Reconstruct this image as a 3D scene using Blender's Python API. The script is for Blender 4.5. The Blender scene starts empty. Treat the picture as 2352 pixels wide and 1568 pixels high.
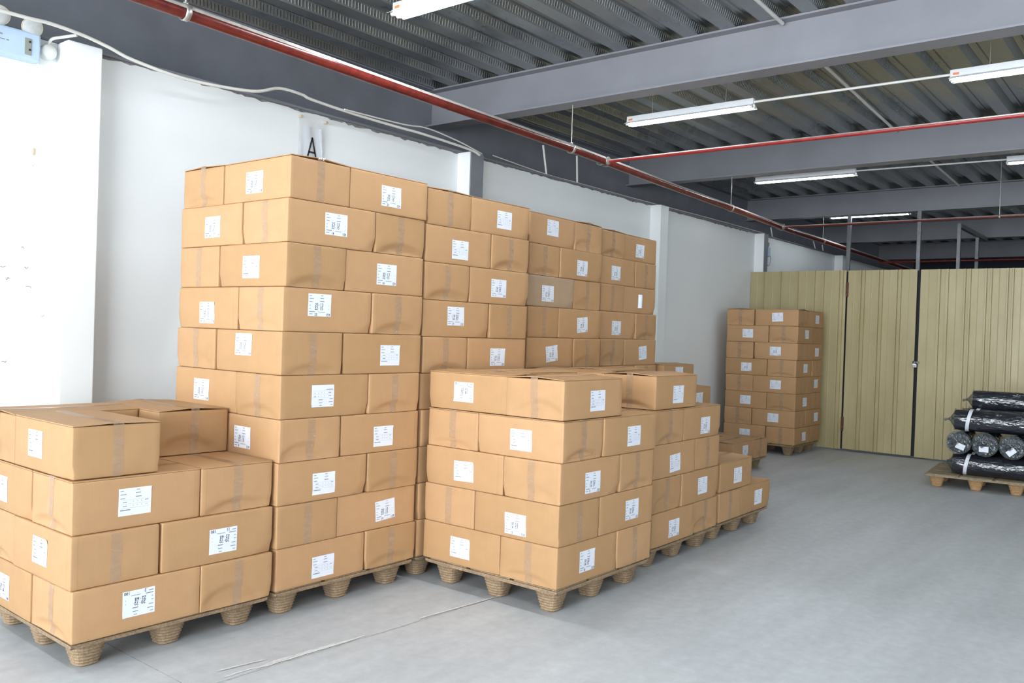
import bpy, bmesh, math, random
from mathutils import Vector, Matrix, noise

# ------------------------------------------------------------------ camera, world, lights, exposure
scene = bpy.context.scene
COL = scene.collection
PI = math.pi
YAW, PITCH, ROLL = 0.6744661676, -0.0106544480, 0.0334782042
CAM_Z, FPX = 1.518287, 1983.25629
cy, sy, cp, sp = math.cos(YAW), math.sin(YAW), math.cos(PITCH), math.sin(PITCH)
fwd = Vector((cy * cp, sy * cp, sp))
rgt = Vector((sy, -cy, 0))
upv = rgt.cross(fwd)
c_, s_ = math.cos(ROLL), math.sin(ROLL)
ax = c_ * rgt + s_ * upv
ay = -s_ * rgt + c_ * upv
cam_data = bpy.data.cameras.new('camera')
cam = bpy.data.objects.new('camera', cam_data)
COL.objects.link(cam)
m = Matrix((ax, ay, -fwd)).transposed().to_4x4()
m.translation = Vector((0, 0, CAM_Z))
cam.matrix_world = m
cam_data.sensor_width = 36
cam_data.lens = 36 * FPX / 2352
cam_data.clip_start = 0.05
cam_data.clip_end = 200
scene.camera = cam

world = bpy.data.worlds.new('world')
scene.world = world
world.use_nodes = True
world.node_tree.nodes['Background'].inputs[0].default_value = (0.80, 0.90, 1.0, 1)
world.node_tree.nodes['Background'].inputs[1].default_value = 1.0

scene.view_settings.view_transform = 'Standard'
scene.view_settings.look = 'None'
scene.view_settings.gamma = 1
scene.view_settings.use_curve_mapping = False
scene.view_settings.exposure = 0.04


def area(name, loc, rot, sx, sz, power, color):
    l = bpy.data.lights.new(name, 'AREA')
    l.shape = 'RECTANGLE'
    l.size, l.size_y, l.energy, l.color = sx, sz, power, color
    o = bpy.data.objects.new(name, l)
    o.location, o.rotation_euler = loc, rot
    COL.objects.link(o)
    return o


DAY = (0.86, 0.93, 1.0)
# daylight through the wide open loading door behind the camera (in the wall at x = -6)
d_ = area('door_daylight', (-5.95, 0.5, 1.75), (0, -PI / 2 + math.radians(-12), 0), 3.3, 8.0, 980, DAY)
d_.data.spread = math.radians(150)
# daylight through the windows of the right-hand wall (y = -7)
for wx, pw in ((-3.0, 80), (1.5, 50), (6.0, 15), (10.5, 5)):  # first window is unseen, added to brighten the near left wall
    area('window_daylight', (wx, -6.9, 2.2), (PI / 2, 0, 0), 3.0, 1.6, pw, DAY)
# daylight through the windows of the hall beyond the partition
for wx in (15.5, 20.0):
    area('window_daylight', (wx, -6.9, 2.3), (PI / 2, 0, 0), 3.0, 1.4, 30, DAY)

# ------------------------------------------------------------------ measured layout
# how the cartons of each layer are turned, from the bottom layer up
LAYERS = {'L': 'AB' * 2, 'T1': 'AB' * 5, 'T2': 'AB' * 5, 'T3': 'BA' * 5, 'T4': 'AB' * 5, 'T5': 'AB' * 2 + 'A',
          'M1': 'AB' * 2 + 'A', 'M2': 'AB' * 2 + 'A', 'M3': 'BA', 'F': 'AB' * 4, 'S': 'A'}
STACK = {
 'L': (1.6868, 3.6867, -0.0163, LAYERS['L'],
   [0.1382, 0.363, 0.5935, 0.8276, 1.0622],
   [(0.0001, -0.0157), (-0.0022, -0.0083), (-0.0, 0.0058), (0.0012, 0.0178)]),
 'T1': (2.7012, 3.6507, -0.0023, LAYERS['T1'],
   [0.1452, 0.3661, 0.5874, 0.8096, 1.0319, 1.2588, 1.4836, 1.7135, 1.9421, 2.1684, 2.3927],
   [(0.005, 0.0076), (-0.0015, 0.004), (-0.0064, 0.0008), (-0.008, -0.003), (-0.0073, -0.0049), (-0.0062, -0.0043), (-0.0039, -0.0029), (0.0004, -0.0003), (0.0051, 0.001), (0.0114, -0.0012)]),
 'T2': (3.7238, 3.6645, -0.0175, LAYERS['T2'],
   [0.1429, 0.3654, 0.5878, 0.81, 1.032, 1.2536, 1.4749, 1.7005, 1.9286, 2.1559, 2.3803],
   [(-0.0001, -0.0001), (-0.0001, -0.0001), (-0.0002, -0.0002), (-0.0003, -0.0004), (-0.0006, -0.0006), (-0.0011, -0.0012), (-0.0016, -0.0013), (-0.0018, -0.001), (-0.0008, -0.0002), (0.0019, 0.0013)]),
 'T3': (4.8808, 3.7675, 0.0242, LAYERS['T3'],
   [0.1444, 0.3684, 0.5924, 0.8164, 1.0402, 1.264, 1.4877, 1.7132, 1.9402, 2.1673, 2.3918],
   [(0.0002, -0.0003), (0.0003, -0.0005), (0.0005, -0.0008), (0.0009, -0.0014), (0.0017, -0.0025), (0.003, -0.0046), (0.002, -0.0031), (-0.0007, 0.0012), (-0.002, 0.0029), (-0.0034, 0.0054)]),
 'T4': (5.9483, 3.8398, 0.0437, LAYERS['T4'],
   [0.1448, 0.3691, 0.5935, 0.8178, 1.0421, 1.2664, 1.4926, 1.7196, 1.9466, 2.1728, 2.3938],
   [(0.0007, -0.0013), (0.001, -0.002), (0.0018, -0.0033), (0.0031, -0.0059), (0.0056, -0.0106), (0.0056, -0.0106), (0.0012, -0.0026), (-0.0037, 0.0063), (-0.0067, 0.0118), (-0.0056, 0.0129)]),
 'T5': (7.0315, 3.8255, 0.0093, LAYERS['T5'],
   [0.1456, 0.3707, 0.5959, 0.8212, 1.0465, 1.2701],
   [(0.0001, 0.0), (0.0001, 0.0001), (0.0002, 0.0001), (0.0004, 0.0002), (0.0003, 0.0004)]),
 'M1': (3.7458, 2.6301, -0.0006, LAYERS['M1'],
   [0.1502, 0.377, 0.6031, 0.828, 1.0541, 1.276],
   [(0.0019, 0.005), (-0.0021, 0.0015), (-0.0022, -0.002), (-0.0007, -0.0038), (-0.0002, -0.0034)]),
 'M2': (4.9327, 2.7348, 0.0125, LAYERS['M2'],
   [0.1452, 0.3667, 0.5915, 0.8171, 1.0442, 1.2705],
   [(0.0011, -0.0007), (-0.0006, -0.0009), (-0.0007, -0.0007), (0.0003, -0.0012), (-0.0004, 0.0013)]),
 'M3': (6.0025, 2.7729, 0.0130, LAYERS['M3'],
   [0.145, 0.3706, 0.5955],
   [(0.0003, -0.0013), (0.0001, 0.0001)]),
 'F': (11.2375, 4.1683, 0.0081, LAYERS['F'],
   [0.1457, 0.3708, 0.5959, 0.8211, 1.0463, 1.2716, 1.497, 1.7225, 1.9478],
   [(0.0013, -0.0037), (0.0007, -0.0019), (0.0003, -0.0009), (0.0001, -0.0002), (-0.0002, 0.0005), (-0.0004, 0.0013), (-0.0009, 0.0027), (-0.0008, 0.0033)]),
 'S': (9.0059, 4.0208, 0.0047, LAYERS['S'],
   [0.1452, 0.3688],
   [(0.0001, 0.0004)]),
}
LABEL = {
 ('L', 1, 'A1'): ('R', -0.005, 0.009, 'H', 180),
 ('L', 2, 'B2'): ('R', 0.016, -0.011, 'H', 180),
 ('L', 3, 'A1'): ('R', -0.023, 0.001, 'P', 0),
 ('L', 1, 'A4'): ('L', -0.009, -0.008, 'H', 0),
 ('L', 2, 'B1'): ('L', -0.002, 0.005, 'P', 0),
 ('L', 3, 'A4'): ('L', -0.043, -0.012, 'P', 0),
 ('L', 4, 'B1'): ('L', -0.064, 0.004, 'P', 0),
 ('T1', 10, 'B2'): ('R', 0.005, -0.012, 'H', 0),
 ('T1', 9, 'A1'): ('R', 0.016, 0.008, 'H', 0),
 ('T1', 8, 'B2'): ('R', 0.003, -0.005, 'H', 0),
 ('T1', 7, 'A1'): ('R', -0.067, 0.028, 'H', 0),
 ('T1', 6, 'B2'): ('R', 0.046, -0.009, 'P', 0),
 ('T1', 5, 'A1'): ('R', -0.026, 0.001, 'P', 180),
 ('T1', 4, 'B2'): ('R', 0.015, -0.021, 'P', 0),
 ('T1', 3, 'A1'): ('R', -0.001, -0.021, 'P', 0),
 ('T1', 2, 'B2'): ('R', 0.057, -0.007, 'H', 4),
 ('T1', 1, 'A1'): ('R', 0.005, -0.028, 'P', 0),
 ('T1', 10, 'B1'): ('L', -0.010, -0.012, 'H', 0),
 ('T1', 9, 'A4'): ('L', 0.027, -0.007, 'H', 0),
 ('T1', 8, 'B1'): ('L', -0.001, -0.010, 'P', 0),
 ('T1', 7, 'A4'): ('L', 0.003, -0.026, 'H', 0),
 ('T1', 6, 'B1'): ('L', -0.037, 0.036, 'H', 0),
 ('T1', 5, 'A4'): ('L', -0.028, -0.003, 'H', 0),
 ('T1', 4, 'B1'): ('L', -0.028, -0.007, 'H', 0),
 ('T2', 10, 'B2'): ('R', 0.026, -0.007, 'P', 0),
 ('T2', 9, 'A1'): ('R', 0.002, -0.019, 'P', 0),
 ('T2', 8, 'B2'): ('R', -0.017, -0.009, 'H', 0),
 ('T2', 7, 'A1'): ('R', -0.014, 0.019, 'H', 0),
 ('T2', 6, 'B2'): ('R', -0.003, -0.014, 'H', 0),
 ('T3', 10, 'A1'): ('R', -0.010, 0.018, 'P', 0),
 ('T3', 9, 'B2'): ('R', 0.000, -0.020, 'H', 0),
 ('T3', 8, 'A1'): ('R', -0.052, -0.015, 'H', 0),
 ('T3', 7, 'B2'): ('R', 0.021, -0.007, 'H', 5),
 ('T3', 6, 'A1'): ('R', 0.013, -0.006, 'H', 6),
 ('T4', 10, 'B2'): ('R', -0.015, -0.016, 'H', 0),
 ('T4', 9, 'A1'): ('R', -0.043, -0.016, 'H', 0),
 ('T4', 8, 'B2'): ('R', -0.005, -0.006, 'P', 0),
 ('T4', 7, 'A1'): ('R', -0.029, -0.022, 'H', 0),
 ('T4', 6, 'B2'): ('R', 0.037, -0.004, 'P', 5),
 ('M1', 5, 'A4'): ('L', -0.022, -0.003, 'H', 180),
 ('M1', 4, 'B1'): ('L', 0.016, -0.013, 'P', 0),
 ('M1', 3, 'A4'): ('L', 0.005, -0.012, 'P', 2),
 ('M1', 2, 'B1'): ('L', 0.006, -0.030, 'H', 0),
 ('M1', 1, 'A4'): ('L', 0.001, -0.009, 'P', 0),
 ('M1', 5, 'A1'): ('R', 0.033, -0.013, 'P', 0),
 ('M1', 4, 'B2'): ('R', 0.026, -0.013, 'P', 0),
 ('M1', 3, 'A1'): ('R', 0.012, -0.017, 'H', 0),
 ('M1', 2, 'B2'): ('R', 0.051, -0.005, 'H', 0),
 ('M1', 1, 'A1'): ('R', -0.011, -0.002, 'H', 0),
 ('M2', 5, 'A1'): ('R', 0.015, -0.018, 'P', 0),
 ('M2', 4, 'B2'): ('R', 0.037, -0.026, 'H', 0),
 ('M2', 3, 'A1'): ('R', -0.004, -0.024, 'P', 3),
 ('M2', 2, 'B2'): ('R', 0.024, -0.002, 'P', 0),
 ('M2', 1, 'A1'): ('R', 0.003, -0.014, 'H', 0),
 ('M3', 2, 'A1'): ('R', 0.020, -0.008, 'P', 0),
 ('M3', 1, 'B2'): ('R', 0.044, -0.007, 'P', 0),
 ('T5', 5, 'A1'): ('R', -0.006, 0.028, 'P', 0),
 ('T5', 4, 'B2'): ('R', 0.036, -0.003, 'P', 0),
 ('S', 1, 'A1'): ('R', 0.030, 0.009, 'H', 0),
 ('F', 8, 'B1'): ('L', 0.015, 0.005, 'P', 3),
 ('F', 7, 'A4'): ('L', 0.008, 0.004, 'P', 0),
 ('F', 6, 'B1'): ('L', 0.000, 0.000, 'H', 0),
 ('F', 5, 'A4'): ('L', 0.010, -0.004, 'H', 0),
 ('F', 4, 'B1'): ('L', 0.021, 0.003, 'P', 0),
 ('F', 3, 'A4'): ('L', 0.001, -0.002, 'P', 0),
 ('F', 2, 'B1'): ('L', 0.000, 0.008, 'P', 0),
 ('F', 1, 'A4'): ('L', 0.015, -0.009, 'P', 0),
 ('F', 8, 'B2'): ('R', 0.053, -0.001, 'P', 0),
 ('F', 7, 'A1'): ('R', 0.042, 0.011, 'P', 0),
 ('F', 6, 'B2'): ('R', 0.078, -0.003, 'P', 0),
 ('F', 5, 'A1'): ('R', 0.050, 0.004, 'P', 0),
 ('F', 4, 'B2'): ('R', 0.068, 0.012, 'P', 0),
 ('F', 3, 'A1'): ('R', 0.043, 0.001, 'P', 0),
 ('F', 2, 'B2'): ('R', 0.094, 0.001, 'P', 0),
 ('F', 1, 'A1'): ('R', 0.050, -0.014, 'P', 0),
}

BOX = {'A1': (0, .4, 0, .6), 'A2': (0, .6, .6, 1), 'A3': (.6, 1, .4, 1), 'A4': (.4, 1, 0, .4),
       'B1': (0, .6, 0, .4), 'B2': (0, .4, .4, 1), 'B3': (.4, 1, .6, 1), 'B4': (.6, 1, 0, .6)}


# ------------------------------------------------------------------ materials
class NT:
    def __init__(self, name):
        self.m = bpy.data.materials.new(name)
        self.m.use_nodes = True
        self.t = self.m.node_tree
        self.b = self.t.nodes['Principled BSDF']
        self.out = self.t.nodes['Material Output']

    def n(self, kind, **kw):
        nd = self.t.nodes.new(kind)
        for k, v in kw.items():
            if k.startswith('i_'):
                nd.inputs[k[2:].replace('_', ' ')].default_value = v
            else:
                setattr(nd, k, v)
        return nd

    def l(self, a, b):
        self.t.links.new(a, b)

    def coord(self, scale=(1, 1, 1), kind='Object'):
        tc = self.n('ShaderNodeTexCoord')
        mp = self.n('ShaderNodeMapping')
        mp.inputs['Scale'].default_value = scale
        self.l(tc.outputs[kind], mp.inputs['Vector'])
        return mp.outputs['Vector']

    def noise(self, vec, scale, detail=4, rough=.55):
        nz = self.n('ShaderNodeTexNoise')
        nz.inputs['Scale'].default_value = scale
        nz.inputs['Detail'].default_value = detail
        nz.inputs['Roughness'].default_value = rough
        if vec is not None:
            self.l(vec, nz.inputs['Vector'])
        return nz.outputs['Fac']

    def ramp(self, fac, stops):
        r = self.n('ShaderNodeValToRGB')
        e = r.color_ramp.elements
        while len(e) < len(stops):
            e.new(.5)
        for i, (p, c) in enumerate(stops):
            e[i].position = p
            e[i].color = (c[0], c[1], c[2], 1) if hasattr(c, '__len__') else (c, c, c, 1)
        self.l(fac, r.inputs['Fac'])
        return r.outputs['Color']

    def mix(self, a, b, fac, mode='MIX'):
        x = self.n('ShaderNodeMix', data_type='RGBA', blend_type=mode)
        for s, v in ((x.inputs[6], a), (x.inputs[7], b), (x.inputs[0], fac)):
            if hasattr(v, 'links'):
                self.l(v, s)
            elif hasattr(v, '__len__'):
                s.default_value = (v[0], v[1], v[2], 1)
            else:
                s.default_value = v
        return x.outputs[2]

    def math(self, op, a, b=0.0, c=0.0):
        x = self.n('ShaderNodeMath', operation=op)
        for s, v in zip(x.inputs, (a, b, c)):
            if hasattr(v, 'links'):
                self.l(v, s)
            else:
                s.default_value = v
        return x.outputs[0]

    def bump(self, h, strength=.3, dist=.01):
        bp = self.n('ShaderNodeBump')
        bp.inputs['Strength'].default_value = strength
        bp.inputs['Distance'].default_value = dist
        self.l(h, bp.inputs['Height'])
        self.l(bp.outputs['Normal'], self.b.inputs['Normal'])
        self.l(bp.outputs['Normal'], self.b.inputs['Coat Normal'])
        return bp.outputs['Normal']

    def base(self, c):
        if hasattr(c, 'links'):
            self.l(c, self.b.inputs['Base Color'])
        else:
            self.b.inputs['Base Color'].default_value = (c[0], c[1], c[2], 1)

    def set(self, **kw):
        for k, v in kw.items():
            self.b.inputs[k.replace('_', ' ')].default_value = v


def simple(name, c, rough=.5, metal=0.0, var=.12, scale=8, spec=.5, bump=0):
    t = NT(name)
    v = t.coord()
    f = t.noise(v, scale, 5)
    d = [x * (1 - var) for x in c]
    e = [min(1, x * (1 + var)) for x in c]
    t.base(t.ramp(f, [(.3, d), (.7, e)]))
    t.set(Roughness=rough, Metallic=metal)
    t.b.inputs['Specular IOR Level'].default_value = spec
    if bump:
        t.bump(f, bump, .004)
    return t.m


def emit(name, c, s):
    t = NT(name)
    t.base((0.8, 0.8, 0.8))
    t.b.inputs['Emission Color'].default_value = (*c, 1)
    t.b.inputs['Emission Strength'].default_value = s
    return t.m


M = {}


def mk_cardboard(name, c):
    t = NT(name)
    v = t.coord()
    info = t.n('ShaderNodeObjectInfo')
    f = t.noise(v, 7, 4)
    col = t.ramp(f, [(.25, [x * .93 for x in c]), (.75, [min(1, x * 1.05) for x in c])])
    # vertical flutes of the corrugated board, faint lines
    vs = t.coord((240, 240, .8))
    g = t.noise(vs, 1.0, 1)
    col = t.mix(col, t.ramp(g, [(.35, .984), (.62, 1.006)]), 1.0, 'MULTIPLY')
    # score line of the glued joint, a few centimetres from the corners
    sx = t.n('ShaderNodeSeparateXYZ')
    t.l(v, sx.inputs[0])
    rn_ = info.outputs['Random']
    px_ = t.math('MULTIPLY_ADD', rn_, .05, .235)
    py_ = t.math('MULTIPLY_ADD', rn_, .03, .150)
    lx_ = t.math('LESS_THAN', t.math('ABSOLUTE', t.math('SUBTRACT', sx.outputs[0], px_)), .0011)
    ly_ = t.math('LESS_THAN', t.math('ABSOLUTE', t.math('SUBTRACT', sx.outputs[1], t.math('MULTIPLY', py_, -1.0))), .0011)
    col = t.mix(col, (.86, .84, .80), t.math('MULTIPLY', t.math('MAXIMUM', lx_, ly_), t.math('GREATER_THAN', rn_, .35)), 'MULTIPLY')
    tint = t.math('MULTIPLY_ADD', info.outputs['Random'], .14, .93)
    rgb = t.n('ShaderNodeCombineColor')
    t.l(tint, rgb.inputs[0])
    t.l(tint, rgb.inputs[1])
    t.l(t.math('MULTIPLY_ADD', info.outputs['Random'], .2, .88), rgb.inputs[2])
    col = t.mix(col, rgb.outputs[0], 1.0, 'MULTIPLY')
    # a few small scuffs
    sc = t.noise(t.coord((26, 26, 26)), 1.0, 6, .7)
    col = t.mix(col, t.ramp(sc, [(.24, .72), (.29, 1.0)]), 1.0, 'MULTIPLY')
    t.base(col)
    t.set(Roughness=.62)
    t.b.inputs['Specular IOR Level'].default_value = .35
    t.bump(t.noise(v, 4.5, 4), .22, .008)
    return t.m


M['card'] = mk_cardboard('cardboard', (0.475, 0.275, 0.135))
M['card_film'] = mk_cardboard('cardboard_under_film', (0.42, 0.29, 0.19))
M['card_film'].node_tree.nodes['Principled BSDF'].inputs['Roughness'].default_value = .3

t = NT('packing_tape')
v = t.coord((60, 60, 14))
w = t.noise(v, 1.0, 4)
w2 = t.noise(t.coord((14, 14, 40)), 1.0, 3)
t.base((0.56, 0.39, 0.26))
t.set(Roughness=.2)
t.b.inputs['Coat Weight'].default_value = .8
t.b.inputs['Coat Roughness'].default_value = .12
t.bump(t.math('ADD', w, w2), .55, .004)
tr = t.n('ShaderNodeBsdfTransparent')
mx = t.n('ShaderNodeMixShader')
t.l(t.ramp(w2, [(.3, .18), (.7, .55)]), mx.inputs[0])
t.l(tr.outputs[0], mx.inputs[1])
t.l(t.b.outputs[0], mx.inputs[2])
t.l(mx.outputs[0], t.out.inputs[0])
M['tape'] = t.m

M['paper'] = simple('label_paper', (0.80, 0.83, 0.90), .45, var=.02, scale=30)
M['print'] = simple('printed_ink', (0.16, 0.17, 0.24), .5, var=.1)
M['marker'] = simple('marker_ink', (0.03, 0.03, 0.07), .5, var=.1)

t = NT('pressed_wood')
v = t.coord()
f = t.noise(v, 90, 6, .75)
f2 = t.noise(v, 9, 4)
col = t.ramp(f, [(.3, (.17, .11, .06)), (.55, (.36, .25, .15)), (.75, (.52, .39, .25))])
col = t.mix(col, t.ramp(f2, [(.3, .75), (.7, 1.1)]), 1, 'MULTIPLY')
t.base(col)
t.set(Roughness=.85)
t.bump(f, .5, .004)
M['presswood'] = t.m
t = NT('new_pressed_wood')
v = t.coord()
f = t.noise(v, 80, 6, .75)
t.base(t.ramp(f, [(.3, (.27, .155, .07)), (.6, (.50, .31, .15)), (.8, (.60, .42, .24))]))
t.set(Roughness=.85)
t.bump(f, .4, .004)
M['presswood_new'] = t.m

M['presswood_grey'] = simple('weathered_pressed_wood', (.30, .235, .155), .85, var=.25, scale=30)
# concrete floor
t = NT('concrete')
v = t.coord()
f = t.noise(v, .7, 8, .62)
f2 = t.noise(v, 14, 8, .7)
f3 = t.noise(t.coord((.35, 2.4, 1)), 1.6, 6, .6)
col = t.ramp(f, [(.3, (.47, .49, .505)), (.7, (.555, .57, .58))])
col = t.mix(col, t.ramp(f2, [(.3, .88), (.7, 1.07)]), 1, 'MULTIPLY')
col = t.mix(col, t.ramp(f3, [(.35, .92), (.7, 1.08)]), 1, 'MULTIPLY')
spots = t.noise(t.coord((3.1, 3.1, 1)), 1.7, 10, .8)
col = t.mix(col, t.ramp(spots, [(.26, .72), (.32, 1.0)]), 1, 'MULTIPLY')
t.base(col)
t.l(t.ramp(f, [(.3, .42), (.7, .6)]), t.b.inputs['Roughness'])
t.bump(f2, .12, .004)
M['floor'] = t.m
M['joint'] = simple('floor_joint', (.38, .385, .38), .9, var=.35, scale=30)
M['streak'] = simple('plaster_streak', (.70, .69, .66), .9, var=.1, scale=30)

# white plaster
t = NT('white_plaster')
v = t.coord()
f = t.noise(v, 1.1, 7, .6)
f2 = t.noise(v, 30, 5, .7)
col = t.ramp(f, [(.3, (.88, .90, .895)), (.7, (.92, .935, .93))])
col = t.mix(col, t.ramp(t.noise(t.coord((9, 9, 9)), 1, 8, .75), [(.22, .8), (.26, 1.0)]), 1, 'MULTIPLY')
t.base(col)
t.set(Roughness=.8)
t.bump(t.mix(f, f2, .5), .12, .01)
M['plaster'] = t.m
M['mortar'] = simple('rough_mortar', (.22, .215, .21), .9, var=.4, scale=25)
M['grey_paint'] = simple('grey_steel_paint', (.205, .212, .238), .55, var=.10, scale=3)
M['beam'] = simple('beam_grey_paint', (.255, .255, .278), .5, var=.07, scale=2.5)
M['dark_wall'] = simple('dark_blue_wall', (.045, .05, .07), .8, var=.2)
M['red_pipe'] = simple('red_pipe_paint', (.125, .014, .010), .25, var=.3, scale=12)
M['red_branch'] = simple('bright_red_paint', (.30, .022, .020), .3, var=.2, scale=12)
M['rust_pipe'] = simple('pipe_clamp_zinc', (.55, .53, .48), .35, .8, var=.15)
M['dust'] = simple('pipe_dust', (.48, .44, .40), .9, var=.15, scale=20)
M['white_pvc'] = simple('white_conduit', (.72, .71, .67), .45, var=.06)
M['white_metal'] = simple('white_enamel', (.78, .79, .80), .35, var=.03)
M['steel'] = simple('galvanised_post', (.20, .205, .21), .4, .5, var=.2, scale=10)
M['steel_rod'] = simple('zinc_rod', (.6, .58, .52), .4, .5, var=.15)
M['dark'] = simple('dark_gap', (.03, .028, .03), .8, var=.2)
M['rust'] = simple('rusty_hinge', (.12, .05, .03), .8, var=.4, scale=40)
M['lock_metal'] = simple('padlock_steel', (.75, .75, .76), .2, .8, var=.05)
M['glass'] = simple('lamp_lens', (.55, .57, .56), .12, var=.08, scale=30)
M['cream'] = simple('cream_plastic', (.56, .50, .36), .4, var=.04)
M['light_blue'] = simple('pale_blue_enamel', (.52, .66, .84), .4, var=.03)
M['grey_plastic'] = simple('grey_plastic', (.30, .32, .28), .5, var=.1)
M['orange_print'] = simple('orange_print', (.8, .25, .08), .5, var=.1)
M['tube'] = emit('fluorescent_tube', (.90, .96, 1.0), 120.0)
M['tube_far'] = emit('far_fluorescent_tube', (.86, .94, 1.0), 38.0)  # far lamps set weaker than near ones to balance the light, not from age

# galvanised roof deck
def mk_deck(name, emb):
    t = NT(name)
    v = t.coord()
    f = t.noise(v, 1.3, 6, .6)
    sp_ = t.n('ShaderNodeTexVoronoi')
    sp_.inputs['Scale'].default_value = 60
    t.l(v, sp_.inputs['Vector'])
    col = t.ramp(f, [(.3, (.25, .275, .285)), (.7, (.42, .435, .425))])
    col = t.mix(col, t.ramp(sp_.outputs['Distance'], [(0, .9), (1, 1.08)]), 1, 'MULTIPLY')
    t.base(col)
    t.set(Metallic=.85)
    t.l(t.ramp(f, [(.3, .22), (.7, .40)]), t.b.inputs['Roughness'])
    if emb:
        sep = t.n('ShaderNodeSeparateXYZ')
        t.l(v, sep.inputs[0])
        a = t.math('ADD', sep.outputs[0], t.math('MULTIPLY', sep.outputs[2], .45))
        s = t.math('SINE', t.math('MULTIPLY', a, 2 * PI / .030))
        s = t.math('MAXIMUM', t.math('MULTIPLY', s, 1.8), -.2)
        zc = t.math('ABSOLUTE', t.math('SUBTRACT', sep.outputs[2], DECK_Z + .032))
        band = t.math('LESS_THAN', zc, .021)
        t.bump(t.math('MULTIPLY', s, band), 1.0, .004)
    else:
        t.bump(t.noise(t.coord((.6, 6, 1)), 1, 4), .25, .01)
    return t.m


DECK_Z = 3.82
M['deck'] = mk_deck('galvanised_deck', False)
M['deck_web'] = mk_deck('galvanised_deck_embossed', True)

# yellow corrugated sheet
t = NT('yellow_sheet')
v = t.coord()
f = t.noise(t.coord((1, 1.2, .5)), 1.6, 5, .6)
f2 = t.noise(t.coord((1, 60, .6)), 1.0, 3)
col = t.ramp(f, [(.3, (.42, .345, .175)), (.7, (.52, .44, .25))])
col = t.mix(col, t.ramp(f2, [(.35, .985), (.65, 1.01)]), 1, 'MULTIPLY')
d = t.noise(t.coord((11, 11, 11)), 1, 8, .8)
col = t.mix(col, t.ramp(d, [(.25, .45), (.29, 1.0)]), 1, 'MULTIPLY')
t.base(col)
t.set(Roughness=.38)
t.bump(t.noise(t.coord((1, 1.5, .8)), 1.4, 2), .35, .03)
M['yellow'] = t.m

# black fabric and plastic film
M['fabric'] = simple('black_fabric', (.012, .012, .018), .7, var=.3, scale=60)
t = NT('plastic_film')
v = t.coord((1.2, 9, 9))
f = t.noise(t.coord((2.6, 9, 9)), 1.8, 3, .55)
t.base((.02, .022, .03))
t.set(Roughness=.16)
t.b.inputs['Specular IOR Level'].default_value = .8
t.b.inputs['Coat Weight'].default_value = .6
t.b.inputs['Coat Roughness'].default_value = .04
t.bump(f, .55, .045)
M['film_roll'] = t.m
t = NT('gathered_film')
f = t.noise(t.coord((20, 20, 20)), 1.3, 6, .7)
t.base((.10, .12, .13))
t.set(Roughness=.15)
t.b.inputs['Specular IOR Level'].default_value = .9
t.bump(f, 1.0, .02)
tr = t.n('ShaderNodeBsdfTransparent')
mx = t.n('ShaderNodeMixShader')
t.l(t.ramp(f, [(.4, .25), (.65, .85)]), mx.inputs[0])
t.l(tr.outputs[0], mx.inputs[1])
t.l(t.b.outputs[0], mx.inputs[2])
t.l(mx.outputs[0], t.out.inputs[0])
M['film'] = t.m
t = NT('clear_sleeve')
f = t.noise(t.coord((12, 12, 12)), 1.3, 4)
t.base((.75, .75, .72))
t.set(Roughness=.15)
t.bump(f, .5, .01)
tr = t.n('ShaderNodeBsdfTransparent')
mx = t.n('ShaderNodeMixShader')
mx.inputs[0].default_value = .35
t.l(tr.outputs[0], mx.inputs[1])
t.l(t.b.outputs[0], mx.inputs[2])
t.l(mx.outputs[0], t.out.inputs[0])
M['sleeve'] = t.m
M['white_strip'] = simple('white_strap', (.75, .76, .82), .4, var=.05)
M['cord'] = simple('white_cord', (.74, .72, .66), .5, var=.05)
M['tan_plastic'] = simple('tan_plastic', (.55, .44, .30), .5, var=.1)

# ------------------------------------------------------------------ object helpers


def tag(o, label=None, cat=None, group=None, kind=None):
    if label: o['label'] = label
    if cat: o['category'] = cat
    if group: o['group'] = group
    if kind: o['kind'] = kind
    return o


def empty(name, loc, rz=0, label=None, cat=None, group=None):
    o = bpy.data.objects.new(name, None)
    COL.objects.link(o)
    o.empty_display_size = .1
    o.location = loc
    o.rotation_euler = (0, 0, rz)
    return tag(o, label, cat, group)


def link(name, mesh, parent=None):
    o = bpy.data.objects.new(name, mesh)
    COL.objects.link(o)
    if parent is not None:
        o.parent = parent
    return o


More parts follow.
